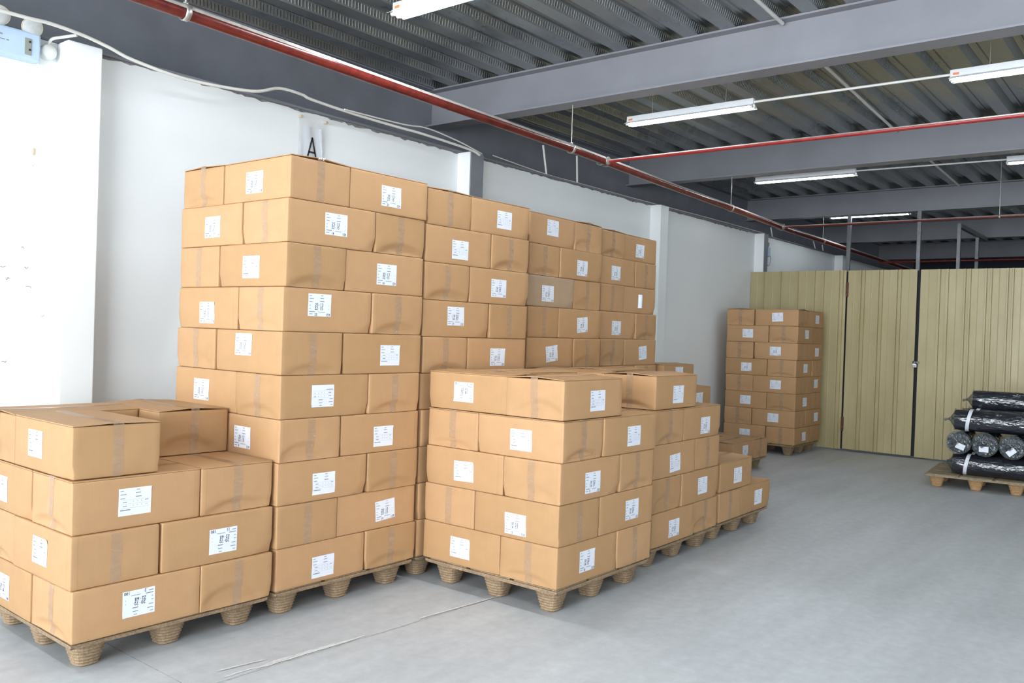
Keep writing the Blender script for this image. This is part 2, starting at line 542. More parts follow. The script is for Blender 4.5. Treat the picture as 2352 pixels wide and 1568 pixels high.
class MB:
    """collects geometry; build() links it as one mesh object"""
    def __init__(self):
        self.v, self.f, self.m, self.s = [], [], [], []

    def add(self, vs, fs, mi=0, smooth=False):
        k = len(self.v)
        self.v += [tuple(p) for p in vs]
        for f in fs:
            self.f.append([k + i for i in f])
            self.m.append(mi)
            self.s.append(smooth)
        return self

    def box(self, x0, x1, y0, y1, z0, z1, mi=0, mat=None):
        vs = [Vector((x, y, z)) for z in (z0, z1) for y in (y0, y1) for x in (x0, x1)]
        if mat is not None:
            vs = [mat @ p for p in vs]
        return self.add(vs, [(0, 2, 3, 1), (4, 5, 7, 6), (0, 1, 5, 4), (2, 6, 7, 3), (0, 4, 6, 2), (1, 3, 7, 5)], mi)

    def rbox(self, x0, x1, y0, y1, z0, z1, r=.005, mi=0, mat=None):
        """box with chamfered edges"""
        bm = bmesh.new()
        bmesh.ops.create_cube(bm, size=1)
        for p in bm.verts:
            p.co = Vector(((x0 + x1) / 2 + p.co.x * (x1 - x0), (y0 + y1) / 2 + p.co.y * (y1 - y0),
                           (z0 + z1) / 2 + p.co.z * (z1 - z0)))
        bmesh.ops.bevel(bm, geom=bm.edges[:], offset=r, segments=2, affect='EDGES', profile=.5)
        bm.verts.index_update()
        vs = [(mat @ p.co) if mat is not None else p.co.copy() for p in bm.verts]
        self.add(vs, [[q.index for q in f.verts] for f in bm.faces], mi)
        bm.free()
        return self

    def tube(self, pts, r, n=10, mi=0, caps=True, closed=False):
        pts = [Vector(p) for p in pts]
        rs = r if hasattr(r, '__len__') else [r] * len(pts)
        rings = []
        ref = None
        for i, p in enumerate(pts):
            if closed:
                d = (pts[(i + 1) % len(pts)] - pts[i - 1])
            else:
                d = pts[min(i + 1, len(pts) - 1)] - pts[max(i - 1, 0)]
            d.normalize()
            if ref is None:
                ref = Vector((0, 0, 1)) if abs(d.z) < .9 else Vector((1, 0, 0))
            a = d.cross(ref)
            a.normalize()
            b = a.cross(d)
            ref = b
            rings.append([p + rs[i] * (math.cos(2 * PI * k / n) * a + math.sin(2 * PI * k / n) * b) for k in range(n)])
        vs = [q for rg in rings for q in rg]
        fs = []
        L = len(rings)
        for i in range(L if closed else L - 1):
            j = (i + 1) % L
            for k in range(n):
                k2 = (k + 1) % n
                fs.append((i * n + k, i * n + k2, j * n + k2, j * n + k))
        self.add(vs, fs, mi, True)
        if caps and not closed:
            self.add(rings[0], [list(range(n))], mi)
            self.add(rings[-1], [list(range(n - 1, -1, -1))], mi)
        return self

    def lathe(self, prof, n=16, mi=0, mat=None, sq=0.0):
        """profile of (r, z) turned about z; sq>0 makes the section a rounded square"""
        vs = []
        for r, z in prof:
            for k in range(n):
                a = 2 * PI * k / n
                c, s = math.cos(a), math.sin(a)
                q = 1.0
                if sq:
                    q = 1 / (abs(c) ** (2 + sq * 4) + abs(s) ** (2 + sq * 4)) ** (1 / (2 + sq * 4))
                p = Vector((r * q * c, r * q * s, z))
                vs.append(mat @ p if mat is not None else p)
        fs = []
        for i in range(len(prof) - 1):
            for k in range(n):
                k2 = (k + 1) % n
                fs.append((i * n + k, i * n + k2, (i + 1) * n + k2, (i + 1) * n + k))
        self.add(vs, fs, mi, True)
        self.add(vs[:n], [list(range(n - 1, -1, -1))], mi)
        self.add(vs[-n:], [list(range(n))], mi)
        return self

    def mesh(self, name, mats):
        me = bpy.data.meshes.new(name)
        me.from_pydata([tuple(p) for p in self.v], [], self.f)
        for k in (mats if isinstance(mats, (list, tuple)) else [mats]):
            me.materials.append(M[k])
        me.polygons.foreach_set('material_index', self.m)
        me.polygons.foreach_set('use_smooth', self.s)
        me.update()
        return me

    def build(self, name, mats, parent=None):
        return link(name, self.mesh(name, mats), parent)


def sstep(a, b, x):
    t_ = max(0.0, min(1.0, (x - a) / (b - a)))
    return t_ * t_ * (3 - 2 * t_)


# ------------------------------------------------------------------ cartons
BL, BW = .593, .393
H0 = .2225
NVAR = 8
VAR = []
rv = random.Random(5)
for i in range(NVAR):
    VAR.append(dict(end=(0, .012, .008, .015, 0, .011, .006, .013)[i], tilt=rv.uniform(-.5, .5), hh=rv.uniform(.25, .5),
                    bul=rv.uniform(.0005, .003), end2=rv.choice((0, .003, .006)), seed=rv.uniform(0, 50),
                    cor=rv.uniform(0, .008)))


def disp(side, s, t_, k):
    """outward shift of a point of a carton face; side 'y' long side, 'x' end; s along, t height, 0..1"""
    V = VAR[k % NVAR]
    e = math.sin(PI * max(0, min(1, s))) * math.sin(PI * max(0, min(1, t_)))
    nz = noise.noise(Vector((s * 2.2 + V['seed'], t_ * 1.5, 3.1 if side == 'y' else 9.7)))
    d = V['bul'] * e * (1 if side == 'y' else .6) + .0022 * nz * min(1, e * 3)
    if side == 'x' and V['end']:
        edge = V['hh'] * (1 - (2 * s - 1 + V['tilt'] * .6) ** 2 * .9)
        d -= 1.25 * V['end'] * sstep(0, .07, edge - t_) * (1.1 - t_) * min(1, 6 * t_ + .2) * sstep(0, .12, min(s, 1 - s))
    if side == 'y' and V['end2']:
        edge = .28 - 1.4 * s if k % 2 else .28 - 1.4 * (1 - s)
        d -= V['end2'] * sstep(0, .12, edge - t_)
    return d


def carton_mesh(k, top_gap):
    """k shape variant; top_gap how far the body stays below the flaps"""
    h = H0 - top_gap
    r = .007
    hx, hy = BL / 2, BW / 2

    def lines(half, n):
        inner = half - r
        core = [-inner + 2 * inner * i / n for i in range(n + 1)]
        return [-half, -half + r * .35] + core + [half - r * .35, half]
    X, Y, Z = lines(hx, 18), lines(hy, 16), lines(h / 2, 14)
    mb = MB()

    def place(x, y, z, ax_):
        inn = Vector((max(-hx + r, min(hx - r, x)), max(-hy + r, min(hy - r, y)), max(-h / 2 + r, min(h / 2 - r, z))))
        dlt = Vector((x, y, z)) - inn
        p = inn + dlt.normalized() * r if dlt.length > 1e-9 else inn
        tt = (z + h / 2) / h
        wy = max(0, (abs(p.y) - (hy - .02)) / .02)
        wx = max(0, (abs(p.x) - (hx - .02)) / .02)
        if wy > 0:
            p.y += disp('y', (x + hx) / BL, tt, k) * wy * (1 if p.y > 0 else -1)
        if wx > 0:
            p.x += disp('x', (y + hy) / BW, tt, k) * wx * (1 if p.x > 0 else -1)
        # crushed lower corner
        c = VAR[k]['cor']
        if c:
            q = max(0, 1 - (Vector((hx - abs(x), hy - abs(y), tt * h)).length) / .07) * (1 if x * y * (1 if k % 2 else -1) > 0 else 0)
            p.x -= math.copysign(c * q, x)
            p.y -= math.copysign(c * q, y)
        p.z += h / 2
        return p
    for ax_, A, B in (('x', Y, Z), ('y', X, Z), ('z', X, Y)):
        for sg in (-1, 1):
            vs = []
            for b in B:
                for a in A:
                    if ax_ == 'x': vs.append(place(sg * hx, a, b, ax_))
                    elif ax_ == 'y': vs.append(place(a, sg * hy, b, ax_))
                    else: vs.append(place(a, b, sg * h / 2, ax_))
            n = len(A)
            fs = []
            flip = (sg > 0) if ax_ != 'y' else (sg < 0)
            for j in range(len(B) - 1):
                for i in range(n - 1):
                    f = (j * n + i, j * n + i + 1, (j + 1) * n + i + 1, (j + 1) * n + i)
                    fs.append(f if flip else f[::-1])
            mb.add(vs, fs, 0, True)
    me = mb.mesh('carton_body', 'card')
    bm = bmesh.new()
    bm.from_mesh(me)
    bmesh.ops.remove_doubles(bm, verts=bm.verts, dist=1e-5)
    bm.to_mesh(me)
    bm.free()
    return me


LIFT = [1.0]


def lift(x, k):
    V = VAR[k % NVAR]
    if not LIFT[0]:
        return .0008
    return .0035 + .009 * (abs(x) / (BL / 2)) ** 4 * (.4 + .6 * ((k * 37) % 10) / 10) + .001 * noise.noise(Vector((x * 5, V['seed'], 0)))


def flap_mesh(k, sg):
    """one long top flap, hinged on the side sg*BW/2 and meeting its twin over the middle"""
    mb = MB()
    nx, ny = 16, 4
    th = .004
    top, bot = [], []
    for j in range(ny + 1):
        y = sg * (BW / 2 - .0015 - (BW / 2 - .003) * j / ny)
        for i in range(nx + 1):
            x = -BL / 2 + BL * i / nx
            z = H0 - th + lift(x, k) * (j / ny) * (1 if j else 0)
            top.append((x, y, z + th * .5))
            bot.append((x, y, z - th * .5))
    n = nx + 1
    N = len(top)
    fs = []
    for j in range(ny):
        for i in range(nx):
            q = (j * n + i, j * n + i + 1, (j + 1) * n + i + 1, (j + 1) * n + i)
            fs.append(q[::-1] if sg > 0 else q)
            q2 = tuple(N + a for a in q)
            fs.append(q2 if sg > 0 else q2[::-1])
    ring = [i for i in range(n)] + [j * n + nx for j in range(1, ny + 1)] + \
           [ny * n + i for i in range(nx - 1, -1, -1)] + [j * n for j in range(ny - 1, 0, -1)]
    for a, b in zip(ring, ring[1:] + ring[:1]):
        q = (a, N + a, N + b, b)
        fs.append(q if sg < 0 else q[::-1])
    mb.add(top + bot, fs, 0)
    return mb.mesh('top_flap', 'card')


def tape_mesh(k, exposed):
    """one strip: up one end, over the top seam, down the other end"""
    w = .024
    ns = 14
    off = VAR[k]['tilt'] * .01
    Q = (-w, -w / 3, w / 3, w)
    rows = []

    def end(sg):
        out = []
        top = H0 - (.0075 if exposed else .003)
        for j in range(ns + 1):
            tt = j / ns
            d = [disp('x', (off + q + BW / 2) / BW, tt, k) for q in Q]
            out.append([(sg * (BL / 2 + dd + .0018 - (.003 if tt in (0, 1) and not exposed else 0)), off + q, top * tt + .001) for q, dd in zip(Q, d)])
        return out
    rows += end(-1)
    if exposed:
        for i in range(15):
            x = -BL / 2 - .0016 + (BL + .0032) * i / 14
            z = H0 - .004 + lift(x, k) + .0034
            rows.append([(x, q + off, z - abs(q + off) / (BW / 2) * lift(x, k)) for q in Q])
    else:
        for i in range(5):
            x = -BL / 2 + .004 + (BL - .008) * i / 4
            rows.append([(x, q + off, H0 - .0015) for q in Q])
    rows += end(1)[::-1]
    mb = MB()
    n = 4
    fs = [(j * n + i, j * n + i + 1, (j + 1) * n + i + 1, (j + 1) * n + i) for j in range(len(rows) - 1) for i in range(n - 1)]
    mb.add([p for r_ in rows for p in r_], fs, 0, True)
    return mb.mesh('packing_tape', 'tape')


BODY = [carton_mesh(k, .0) for k in range(NVAR)]
BODY_X = [carton_mesh(k, .0065) for k in range(NVAR)]
TAPE = [tape_mesh(k, False) for k in range(NVAR)]
FLAP, TAPE_X = {}, {}
for LIFT[0] in (0, 1):      # flaps pressed flat under other cartons, and free ones that spring up a little
    FLAP[LIFT[0]] = [(flap_mesh(k, 1), flap_mesh(k, -1)) for k in range(NVAR)]
    TAPE_X[LIFT[0]] = [tape_mesh(k, True) for k in range(NVAR)]

# digits as pen strokes in a 1 x 1.6 box
DIG = {'0': [[(.5, 1.5), (.1, 1.1), (.1, .4), (.5, .05), (.9, .4), (.9, 1.1), (.5, 1.5)]],
       '1': [[(.5, 1.55), (.5, 0)]],
       '2': [[(.1, 1.2), (.4, 1.5), (.85, 1.25), (.75, .8), (.1, .1), (.95, .1)]],
       '3': [[(.15, 1.4), (.6, 1.5), (.85, 1.2), (.45, .85), (.9, .5), (.6, .05), (.1, .15)]],
       '5': [[(.9, 1.5), (.25, 1.5), (.15, .9), (.7, .9), (.9, .5), (.6, .05), (.1, .1)]],
       '4': [[(.7, 0), (.7, 1.5), (.1, .5), (.95, .5)]],
       '6': [[(.8, 1.5), (.3, 1.0), (.1, .4), (.5, .05), (.9, .4), (.6, .8), (.2, .5)]],
       '7': [[(.1, 1.5), (.9, 1.5), (.45, 0)]],
       '8': [[(.5, .8), (.15, 1.2), (.5, 1.5), (.85, 1.2), (.5, .8), (.1, .35), (.5, .05), (.9, .35), (.5, .8)]],
       '9': [[(.85, 1.1), (.4, .8), (.15, 1.2), (.5, 1.5), (.85, 1.1), (.6, 0)]],
       '.': [[(.4, .75), (.6, .75)]], 'A': [[(0, 0), (.5, 1.5), (1, 0)], [(.2, .5), (.8, .5)]]}


def pen(text, x, y, hgt, wd, out):
    """quads of pen strokes for a word; out gets 4-point lists"""
    sc = hgt / 1.6
    for ch in text:
        for line in DIG[ch]:
            for (ax0, ay0), (ax1, ay1) in zip(line, line[1:]):
                a = Vector((x + ax0 * sc * .8, y + ay0 * sc))
                b = Vector((x + ax1 * sc * .8, y + ay1 * sc))
                d = b - a
                if d.length < 1e-9: continue
                d.normalize()
                n = Vector((-d.y, d.x)) * wd / 2
                a = a - d * wd * .3
                b = b + d * wd * .3
                out.append([a - n, b - n, b + n, a + n])
        x += sc * 1.08


LW, LH = .150, .116


def label_quads(kind, rnd, nums):
    pr, mk = [], []

    def word(x, y, n, hh=.0036):
        # small print: a run of letter-sized strokes
        for i in range(n):
            x0 = x + i * .0031
            o = rnd.uniform(0, .0004)
            pr.append([Vector((x0, y)), Vector((x0 + .0023, y)), Vector((x0 + .0023, y + hh - o)), Vector((x0, y + hh - o))])
    l = -LW / 2
    word(l + .008, .0455, 5)
    word(l + .082, .0475, 5)
    word(l + .008, .031, 9)
    word(l + .078, .034, 8)
    word(l + .008, .0145, 7)
    word(l + .077, .0175, 9, .0042)
    if kind == 'P':
        word(l + .020, -.002, 6)
        word(l + .020, -.019, 6)
        for i in range(4):
            word(l + .066 + .019 * i, -.001, 1)
            word(l + .066 + .019 * i, -.018, 1)
        word(l + .122, .001, 5)
        word(l + .130, -.018, 1)
        word(l + .008, -.036, 15, .0046)
        for y in (.008, -.009, -.026):
            pr.append([Vector((l + .012, y)), Vector((l + .142, y)), Vector((l + .142, y + .0005)), Vector((l + .012, y + .0005))])
    else:
        word(l + .008, -.004, 3)
        word(l + .008, -.020, 3)
        word(l + .135, -.004, 1)
        word(l + .135, -.020, 1)
        word(l + .008, -.036, 12, .0042)
        word(l + .068, -.037, 14, .003)
        word(l + .008, -.048, 7, .004)
        a, b, c, d = nums
        pen(a, l + .045, -.006, .016, .0024, mk)
        pen(b, l + .043, -.024, .016, .0024, mk)
        pen(c, l + .042, -.055, .014, .0022, mk)
        pen(d, l + .117, -.055, .014, .0022, mk)
    return pr, mk


def label_obj(parent, face_k, along, up, kind, rot, hbox, rnd, nums, curl=False):
    """shipping label on the long side y = -BW/2 of a carton; local x = along, z = up"""
    pr, mk = label_quads(kind, rnd, nums)
    ca, sa = math.cos(math.radians(rot)), math.sin(math.radians(rot))

    def put(p, lay):
        x, z = p[0] * ca - p[1] * sa + along, p[0] * sa + p[1] * ca + hbox / 2 + up
        d = disp('y', (x + BL / 2) / BL, z / H0, face_k)
        return (x, -(BW / 2 + d + .0012 + lay), z)
    mb = MB()
    nx, ny = 8, 6
    ws = LW * (.45 if curl else 1)
    grid = []
    j1 = rnd.uniform(-.0015, .0015)
    for j in range(ny + 1):
        for i in range(nx + 1):
            x = -ws / 2 + ws * i / nx
            if i in (0, nx): x += j1 * math.sin(j)
            extra = .02 * math.sin(PI * i / nx) if curl else 0
            corner = .004 if (i == nx and j == ny and rnd.random() < .3) else 0
            grid.append(put((x, -LH / 2 + LH * j / ny), extra + corner))
    fs = [(j * (nx + 1) + i, j * (nx + 1) + i + 1, (j + 1) * (nx + 1) + i + 1, (j + 1) * (nx + 1) + i)
          for j in range(ny) for i in range(nx)]
    mb.add(grid, fs, 0, True)
    if not curl:
        for q in pr: mb.add([put(p, .0005) for p in q], [(0, 1, 2, 3)], 1)
        for q in mk: mb.add([put(p, .0007) for p in q], [(0, 1, 2, 3)], 2)
    o = mb.build('shipping_label', ['paper', 'print', 'marker'], parent)
    o['label'] = 'white paper shipping label'
    return o


STACK_TEXT = {
    'L': 'of the low four-layer stack at left',
    'T1': 'of the nearest ten-layer stack',
    'T2': 'of the second ten-layer stack',
    'T3': 'of the third ten-layer stack',
    'T4': 'of the farthest ten-layer stack',
    'T5': 'of the low stack behind the tall row',
    'M1': 'of the five-layer stack nearest the camera',
    'M2': 'of the farther five-layer stack',
    'M3': 'of the two-layer stack',
    'F': 'of the stack by the yellow partition',
    'S': 'of the single-layer pallet'}
ORD = ['bottom', 'second', 'third', 'fourth', 'fifth', 'sixth', 'seventh', 'eighth', 'ninth']
POS = {'A1': 'near-corner carton', 'A2': 'carton right of corner', 'A3': 'rear inner carton', 'A4': 'carton left of corner',
       'B1': 'near-corner carton', 'B2': 'carton right of corner', 'B3': 'rear inner carton', 'B4': 'carton left of corner'}
KEEP = {'L': 'all', 'M1': 'all', 'M2': 'all', 'M3': 'all', 'T1': '124', 'F': '124', 'S': 'all',
        'T2': '12', 'T3': '12', 'T4': '12', 'T5': 'all'}
# (stack, layer) -> positions that are present, where the layer is not complete
ONLY = {('L', 4): '134', ('M1', 5): '134', ('M2', 5): '134', ('M3', 2): '1', ('T5', 5): '1'}
OPEN_TOP = {('L', 3), ('L', 4), ('M1', 4), ('M1', 5), ('M2', 4), ('M2', 5), ('M3', 1), ('M3', 2), ('T5', 4), ('T5', 5), ('S', 1),
            ('T1', 10), ('T2', 10), ('T3', 10), ('T4', 10), ('F', 8)}


def layer_word(l, N):
    if N == 1: return 'single layer'
    if l == N: return 'top layer'
    if l == 1: return 'bottom layer'
    if l <= N / 2: return ORD[l - 1] + ' layer up'
    return ORD[N - l] + ' layer down'


def build_cartons():
    rnd = random.Random(11)
    cnt = 0
    for n, (X, Y, a, ab, zz, off) in STACK.items():
        N = len(ab)
        ev = Vector((math.cos(a), math.sin(a), 0))
        eu = Vector((-math.sin(a), math.cos(a), 0))
        for l in range(1, N + 1):
            keep = ONLY.get((n, l), '1234' if KEEP[n] == 'all' else KEEP[n])
            full_row = ONLY.get((n, l)) is None
            for p in keep:
                if p == '3' and n in ('L', 'M1', 'M2', 'T5', 'M3') and l < N - 1 and n != 'M3':
                    continue
                key = ab[l - 1] + p
                u0, u1, v0, v1 = BOX[key]
                uc, vc = (u0 + u1) / 2, (v0 + v1) / 2
                jit = .010
                uc += rnd.uniform(-jit, jit) * .5
                vc += rnd.uniform(-jit, jit) * .3
                hbox = zz[l] - zz[l - 1] - .0015
                long_v = (v1 - v0) > (u1 - u0)
                base = Vector((X + off[l - 1][0], Y + off[l - 1][1], zz[l - 1] + .0005)) + eu * uc + ev * vc
                rz = a if long_v else a - PI / 2
                rz += rnd.uniform(-.010, .010)
                k = rnd.randrange(NVAR)
                cnt += 1
                nm = '%s, %s %s' % (POS[key], layer_word(l, N), STACK_TEXT[n])
                if n == 'T3' and l == 8 and p == '1':
                    nm = 'greyish film-covered ' + nm
                root = empty('carton', base, rz, nm[0].upper() + nm[1:], 'cardboard box',
                             'cardboard cartons ' + STACK_TEXT[n])
                root.scale = (1, 1, hbox / H0)
                exposed = (n, l) in OPEN_TOP
                body = link('carton_body', (BODY_X if exposed else BODY)[k], root)
                if exposed:
                    link('top_flap', FLAP[int(l == N or n == 'T5')][k][0], root)
                    link('top_flap', FLAP[int(l == N or n == 'T5')][k][1], root)
                if n == 'T3' and l == 8 and p == '1':
                    body.data = body.data.copy()
                    body.data.materials[0] = M['card_film']
                link('packing_tape', (TAPE_X[int(l == N or n == 'T5')] if exposed else TAPE)[k], root)
                lb = LABEL.get((n, l, key))
                if lb:
                    fc, al, up, ty, rot = lb
                    if n == 'L': nums = ('20.72', '22.68', {1: '2', 2: '11'}.get(l, '7'), '100')
                    elif n == 'T1': nums = ('25.13', '22.15', {10: '22', 9: '14', 8: '16', 7: '23', 2: '19'}.get(l, '9'), '159')
                    else: nums = ('18.52', '16.57', {1: '18', 2: '12', 3: '9', 7: '17'}.get(l, '7'), '120')
                    label_obj(root, k, al, up, ty, rot, H0, rnd, nums, curl=(n == 'T4' and l == 8))
    return cnt


# ------------------------------------------------------------------ pallets


def pallet(x, y, rz, label, group='pressed wood pallets on the floor', lx=1.0, ly=1.0, new=False, h=.144):
    """x, y the near corner; lx along local x, ly along local y"""
    mat = 'presswood_new' if new else 'presswood'
    root = empty('pallet', (x, y, 0), rz, label, 'pallet', group)
    mb = MB()
    m_ = .012
    mb.rbox(m_, lx - m_, m_, ly - m_, h - .022, h - .009, .004)
    # raised strips leave grooves between the leg cups
    for i in range(3):
        a0 = m_ + .006 + (lx - 2 * m_ - .012) * i / 3
        a1 = a0 + (lx - 2 * m_ - .012) / 3 - .03
        for j in range(3):
            b0 = m_ + .006 + (ly - 2 * m_ - .012) * j / 3
            b1 = b0 + (ly - 2 * m_ - .012) / 3 - .03
            mb.rbox(a0, a1, b0, b1, h - .0085, h - .0005, .003)
    mb.box(m_ + .001, lx - m_ - .001, m_ + .001, ly - m_ - .001, h - .0095, h - .0085)
    # stiffening lip under the rim
    for q in ((m_, lx - m_, m_, m_ + .02), (m_, lx - m_, ly - m_ - .02, ly - m_), (m_, m_ + .02, m_, ly - m_), (lx - m_ - .02, lx - m_, m_, ly - m_)):
        mb.box(q[0] + .003, q[1] - .003, q[2] + .003, q[3] - .003, h - .027, h - .021)
    mb.build('deck', 'presswood_grey' if new else mat, root)
    prof = []
    z1 = h - .022
    for i in range(17):
        tt = i / 16
        r = .047 + .036 * tt + (.0026 if i % 2 else -.0026)
        if i == 0: r = .041
        prof.append((r, z1 * tt))
    lmb = MB().lathe(prof, 24, 0, None, .35)
    lmb.s = [False] * len(lmb.s)
    lm = lmb.mesh('leg', mat)
    for fx in (.125, .5, .875):
        for fy in (.125, .5, .875):
            o = link('leg', lm, root)
            o.location = (lx * fx, ly * fy, 0)
            o.rotation_euler = (0, 0, PI / 2 * ((fx * 8 + fy * 16) // 1 % 4))
    return root


def build_pallets():
    txt = {'L': 'Brown pressed wood pallet under the low stack nearest the camera',
           'T1': 'Brown pressed wood pallet under the nearest tall ten-layer stack',
           'T2': 'Brown pressed wood pallet under the second tall stack',
           'T3': 'Brown pressed wood pallet under the third tall stack by the wall',
           'T4': 'Brown pressed wood pallet under the farthest tall stack by the wall',
           'T5': 'Brown pressed wood pallet under the low stack behind the tall row',
           'M1': 'Brown pressed wood pallet under the nearest stack of the aisle row',
           'M2': 'Brown pressed wood pallet under the middle stack of the aisle row',
           'M3': 'Brown pressed wood pallet under the two-layer stack of the aisle row',
           'F': 'Brown pressed wood pallet under the eight-layer stack by the yellow partition',
           'S': 'Brown pressed wood pallet under the single layer of cartons'}
    for n, (X, Y, a, ab, zz, off) in STACK.items():
        p = pallet(X + off[0][0] * .5, Y + off[0][1] * .5, a, txt[n])
        p.scale = (1, 1, zz[0] / .1445)


# ------------------------------------------------------------------ fabric rolls


def fabric_roll(loc, rz, length, r, label, group, strip=True, tag_rot=None, seed=0):
    """axis along local x from 0; local x=0 is the visible gathered end"""
    root = empty('fabric_roll', loc, rz, label, 'fabric roll', group)
    rn = random.Random(seed)
    mb = MB()
    n = 28
    vs, fs = [], []
    L = 26
    for i in range(L + 1):
        x = length * i / L
        for k in range(n):
            a = 2 * PI * k / n
            q = r * (1 + .035 * noise.noise(Vector((x * 3, math.cos(a) * 1.5 + seed, math.sin(a) * 1.5))) - (.05 if i in (0, L) else 0))
            vs.append((x, q * math.cos(a), q * math.sin(a) * .97))
    for i in range(L):
        for k in range(n):
            k2 = (k + 1) % n
            fs.append((i * n + k, (i + 1) * n + k, (i + 1) * n + k2, i * n + k2))
    mb.add(vs, fs, 0, True)
    mb.add(vs[:n], [list(range(n))], 0)
    mb.add(vs[-n:], [list(range(n - 1, -1, -1))], 0)
    mb.build('wrapped_fabric', 'film_roll', root)
    # gathered film over the end
    g = MB()
    rings = 7
    vs, fs = [], []
    for i in range(rings + 1):
        tt = i / rings
        for k in range(n * 2):
            a = 2 * PI * k / (n * 2)
            rr = r * (1.02 - tt * .97) + .004
            pl = .012 * tt * (1 if k % 4 < 2 else -1) * (1 - tt * .6)
            x = -.006 - .045 * sstep(.2, 1, tt) - .02 * sstep(.85, 1, tt) + pl * .5
            vs.append((x, rr * math.cos(a + pl), rr * math.sin(a + pl)))
    m2 = n * 2
    for i in range(rings):
        for k in range(m2):
            k2 = (k + 1) % m2
            fs.append((i * m2 + k, i * m2 + k2, (i + 1) * m2 + k2, (i + 1) * m2 + k))
    g.add(vs, fs, 0, True)
    # twisted tail
    g.tube([(-.06, 0, 0), (-.085, .006, -.004), (-.11, .012, -.012)], [.007, .011, .016], 8)
    e = g.build('gathered_wrap', 'film', root)
    e['label'] = 'clear plastic wrap gathered into a twist'
    if strip:
        s = MB()
        pts = []
        for k in range(n):
            a = 2 * PI * k / n
            for x in (.12, .155):
                pts.append((x + .02 * math.sin(a), (r * 1.035) * math.cos(a), (r * 1.02) * math.sin(a)))
        s.add(pts, [(2 * k, 2 * k + 1, (2 * k + 3) % (2 * n), (2 * k + 2) % (2 * n)) for k in range(n)], 0, True)
        o = s.build('white_band', 'white_strip', root)
        o['label'] = 'white paper band round the roll'
    if tag_rot is not None:
        tg = MB()
        ca, sa = math.cos(tag_rot), math.sin(tag_rot)
        c = (0, -r * .35)
        if seed % 3 == 0: c = (-.03, -r * .3)
        vs = []
        for xx in (-.062, -.0605):
            for a_, b_ in ((-.045, -.03), (.045, -.03), (.045, .03), (-.045, .03)):
                yy, zz_ = a_ * ca - b_ * sa + c[0], a_ * sa + b_ * ca + c[1]
                vs.append((xx, yy, zz_))
        tg.add(vs, [(0, 1, 2, 3), (7, 6, 5, 4), (0, 4, 5, 1), (1, 5, 6, 2), (2, 6, 7, 3), (3, 7, 4, 0)], 0)
        o = tg.build('paper_tag', 'paper', root)
        o['label'] = 'white paper tag'
    return root


def build_rolls():
    pallet(10.20, 1.33, .08, 'Lighter brown pallet carrying the black wrapped fabric rolls', lx=1.15, ly=1.0, new=True)
    G = 'black plastic-wrapped fabric rolls on the pallet'
    r = .112
    # bottom layer, axis towards -y
    z0 = .146 + r
    yl = 2.08
    tx = ['Bottom-layer front black roll lying along the pallet edge', 'Bottom-layer second black roll behind the front one',
          'Bottom-layer third black roll from the front', 'Bottom-layer rear black roll by the partition']
    for i in range(4):
        fabric_roll((10.38 + i * 2 * (r + .004), yl, z0), -PI / 2 + .03, 1.5, r, tx[i], G, True, None, i)
    # middle layer, ends facing the camera
    z1 = z0 + r + .002 + .122
    tx = ['Middle-layer black roll, leftmost round end with a tilted tag', 'Middle-layer black roll, second round end with a level tag',
          'Middle-layer black roll, third round end with a diamond tag', 'Middle-layer black roll, fourth round end at the photo edge',
          'Middle-layer black roll, fifth from the left, beyond the photo edge']
    for i in range(5):
        fabric_roll((10.29 - .01 * i, 2.02 - i * .256, z1), -.02, 1.05, .121, tx[i], G, False, (.35, .0, -.75, .2, .1)[i], i + 6)
    r = .118
    z2 = z1 + .121 + .002 + r
    tx = ['Top-layer front black roll with a white band', 'Top-layer middle black roll behind the front one', 'Top-layer rear black roll']
    for i in range(3):
        fabric_roll((10.36 + i * 2 * (r + .006), 2.07 - .02 * i, z2 + .0), -PI / 2 + .03, 1.5, r, tx[i], G, True, None, i + 12)
    fabric_roll((10.36 + 3 * r + .02, 1.97, z2 + r * 1.72), -PI / 2 + .03, 1.5, r * .98, 'Single black roll lying on top of the pile toward the back', G, False, None, 17)


# ------------------------------------------------------------------ the hall
X0, X1, Y0, WY = -6.0, 24.0, -7.0, 5.4
BY = 5.93
XP = 12.5


def structure(o):
    o['kind'] = 'structure'
    return o


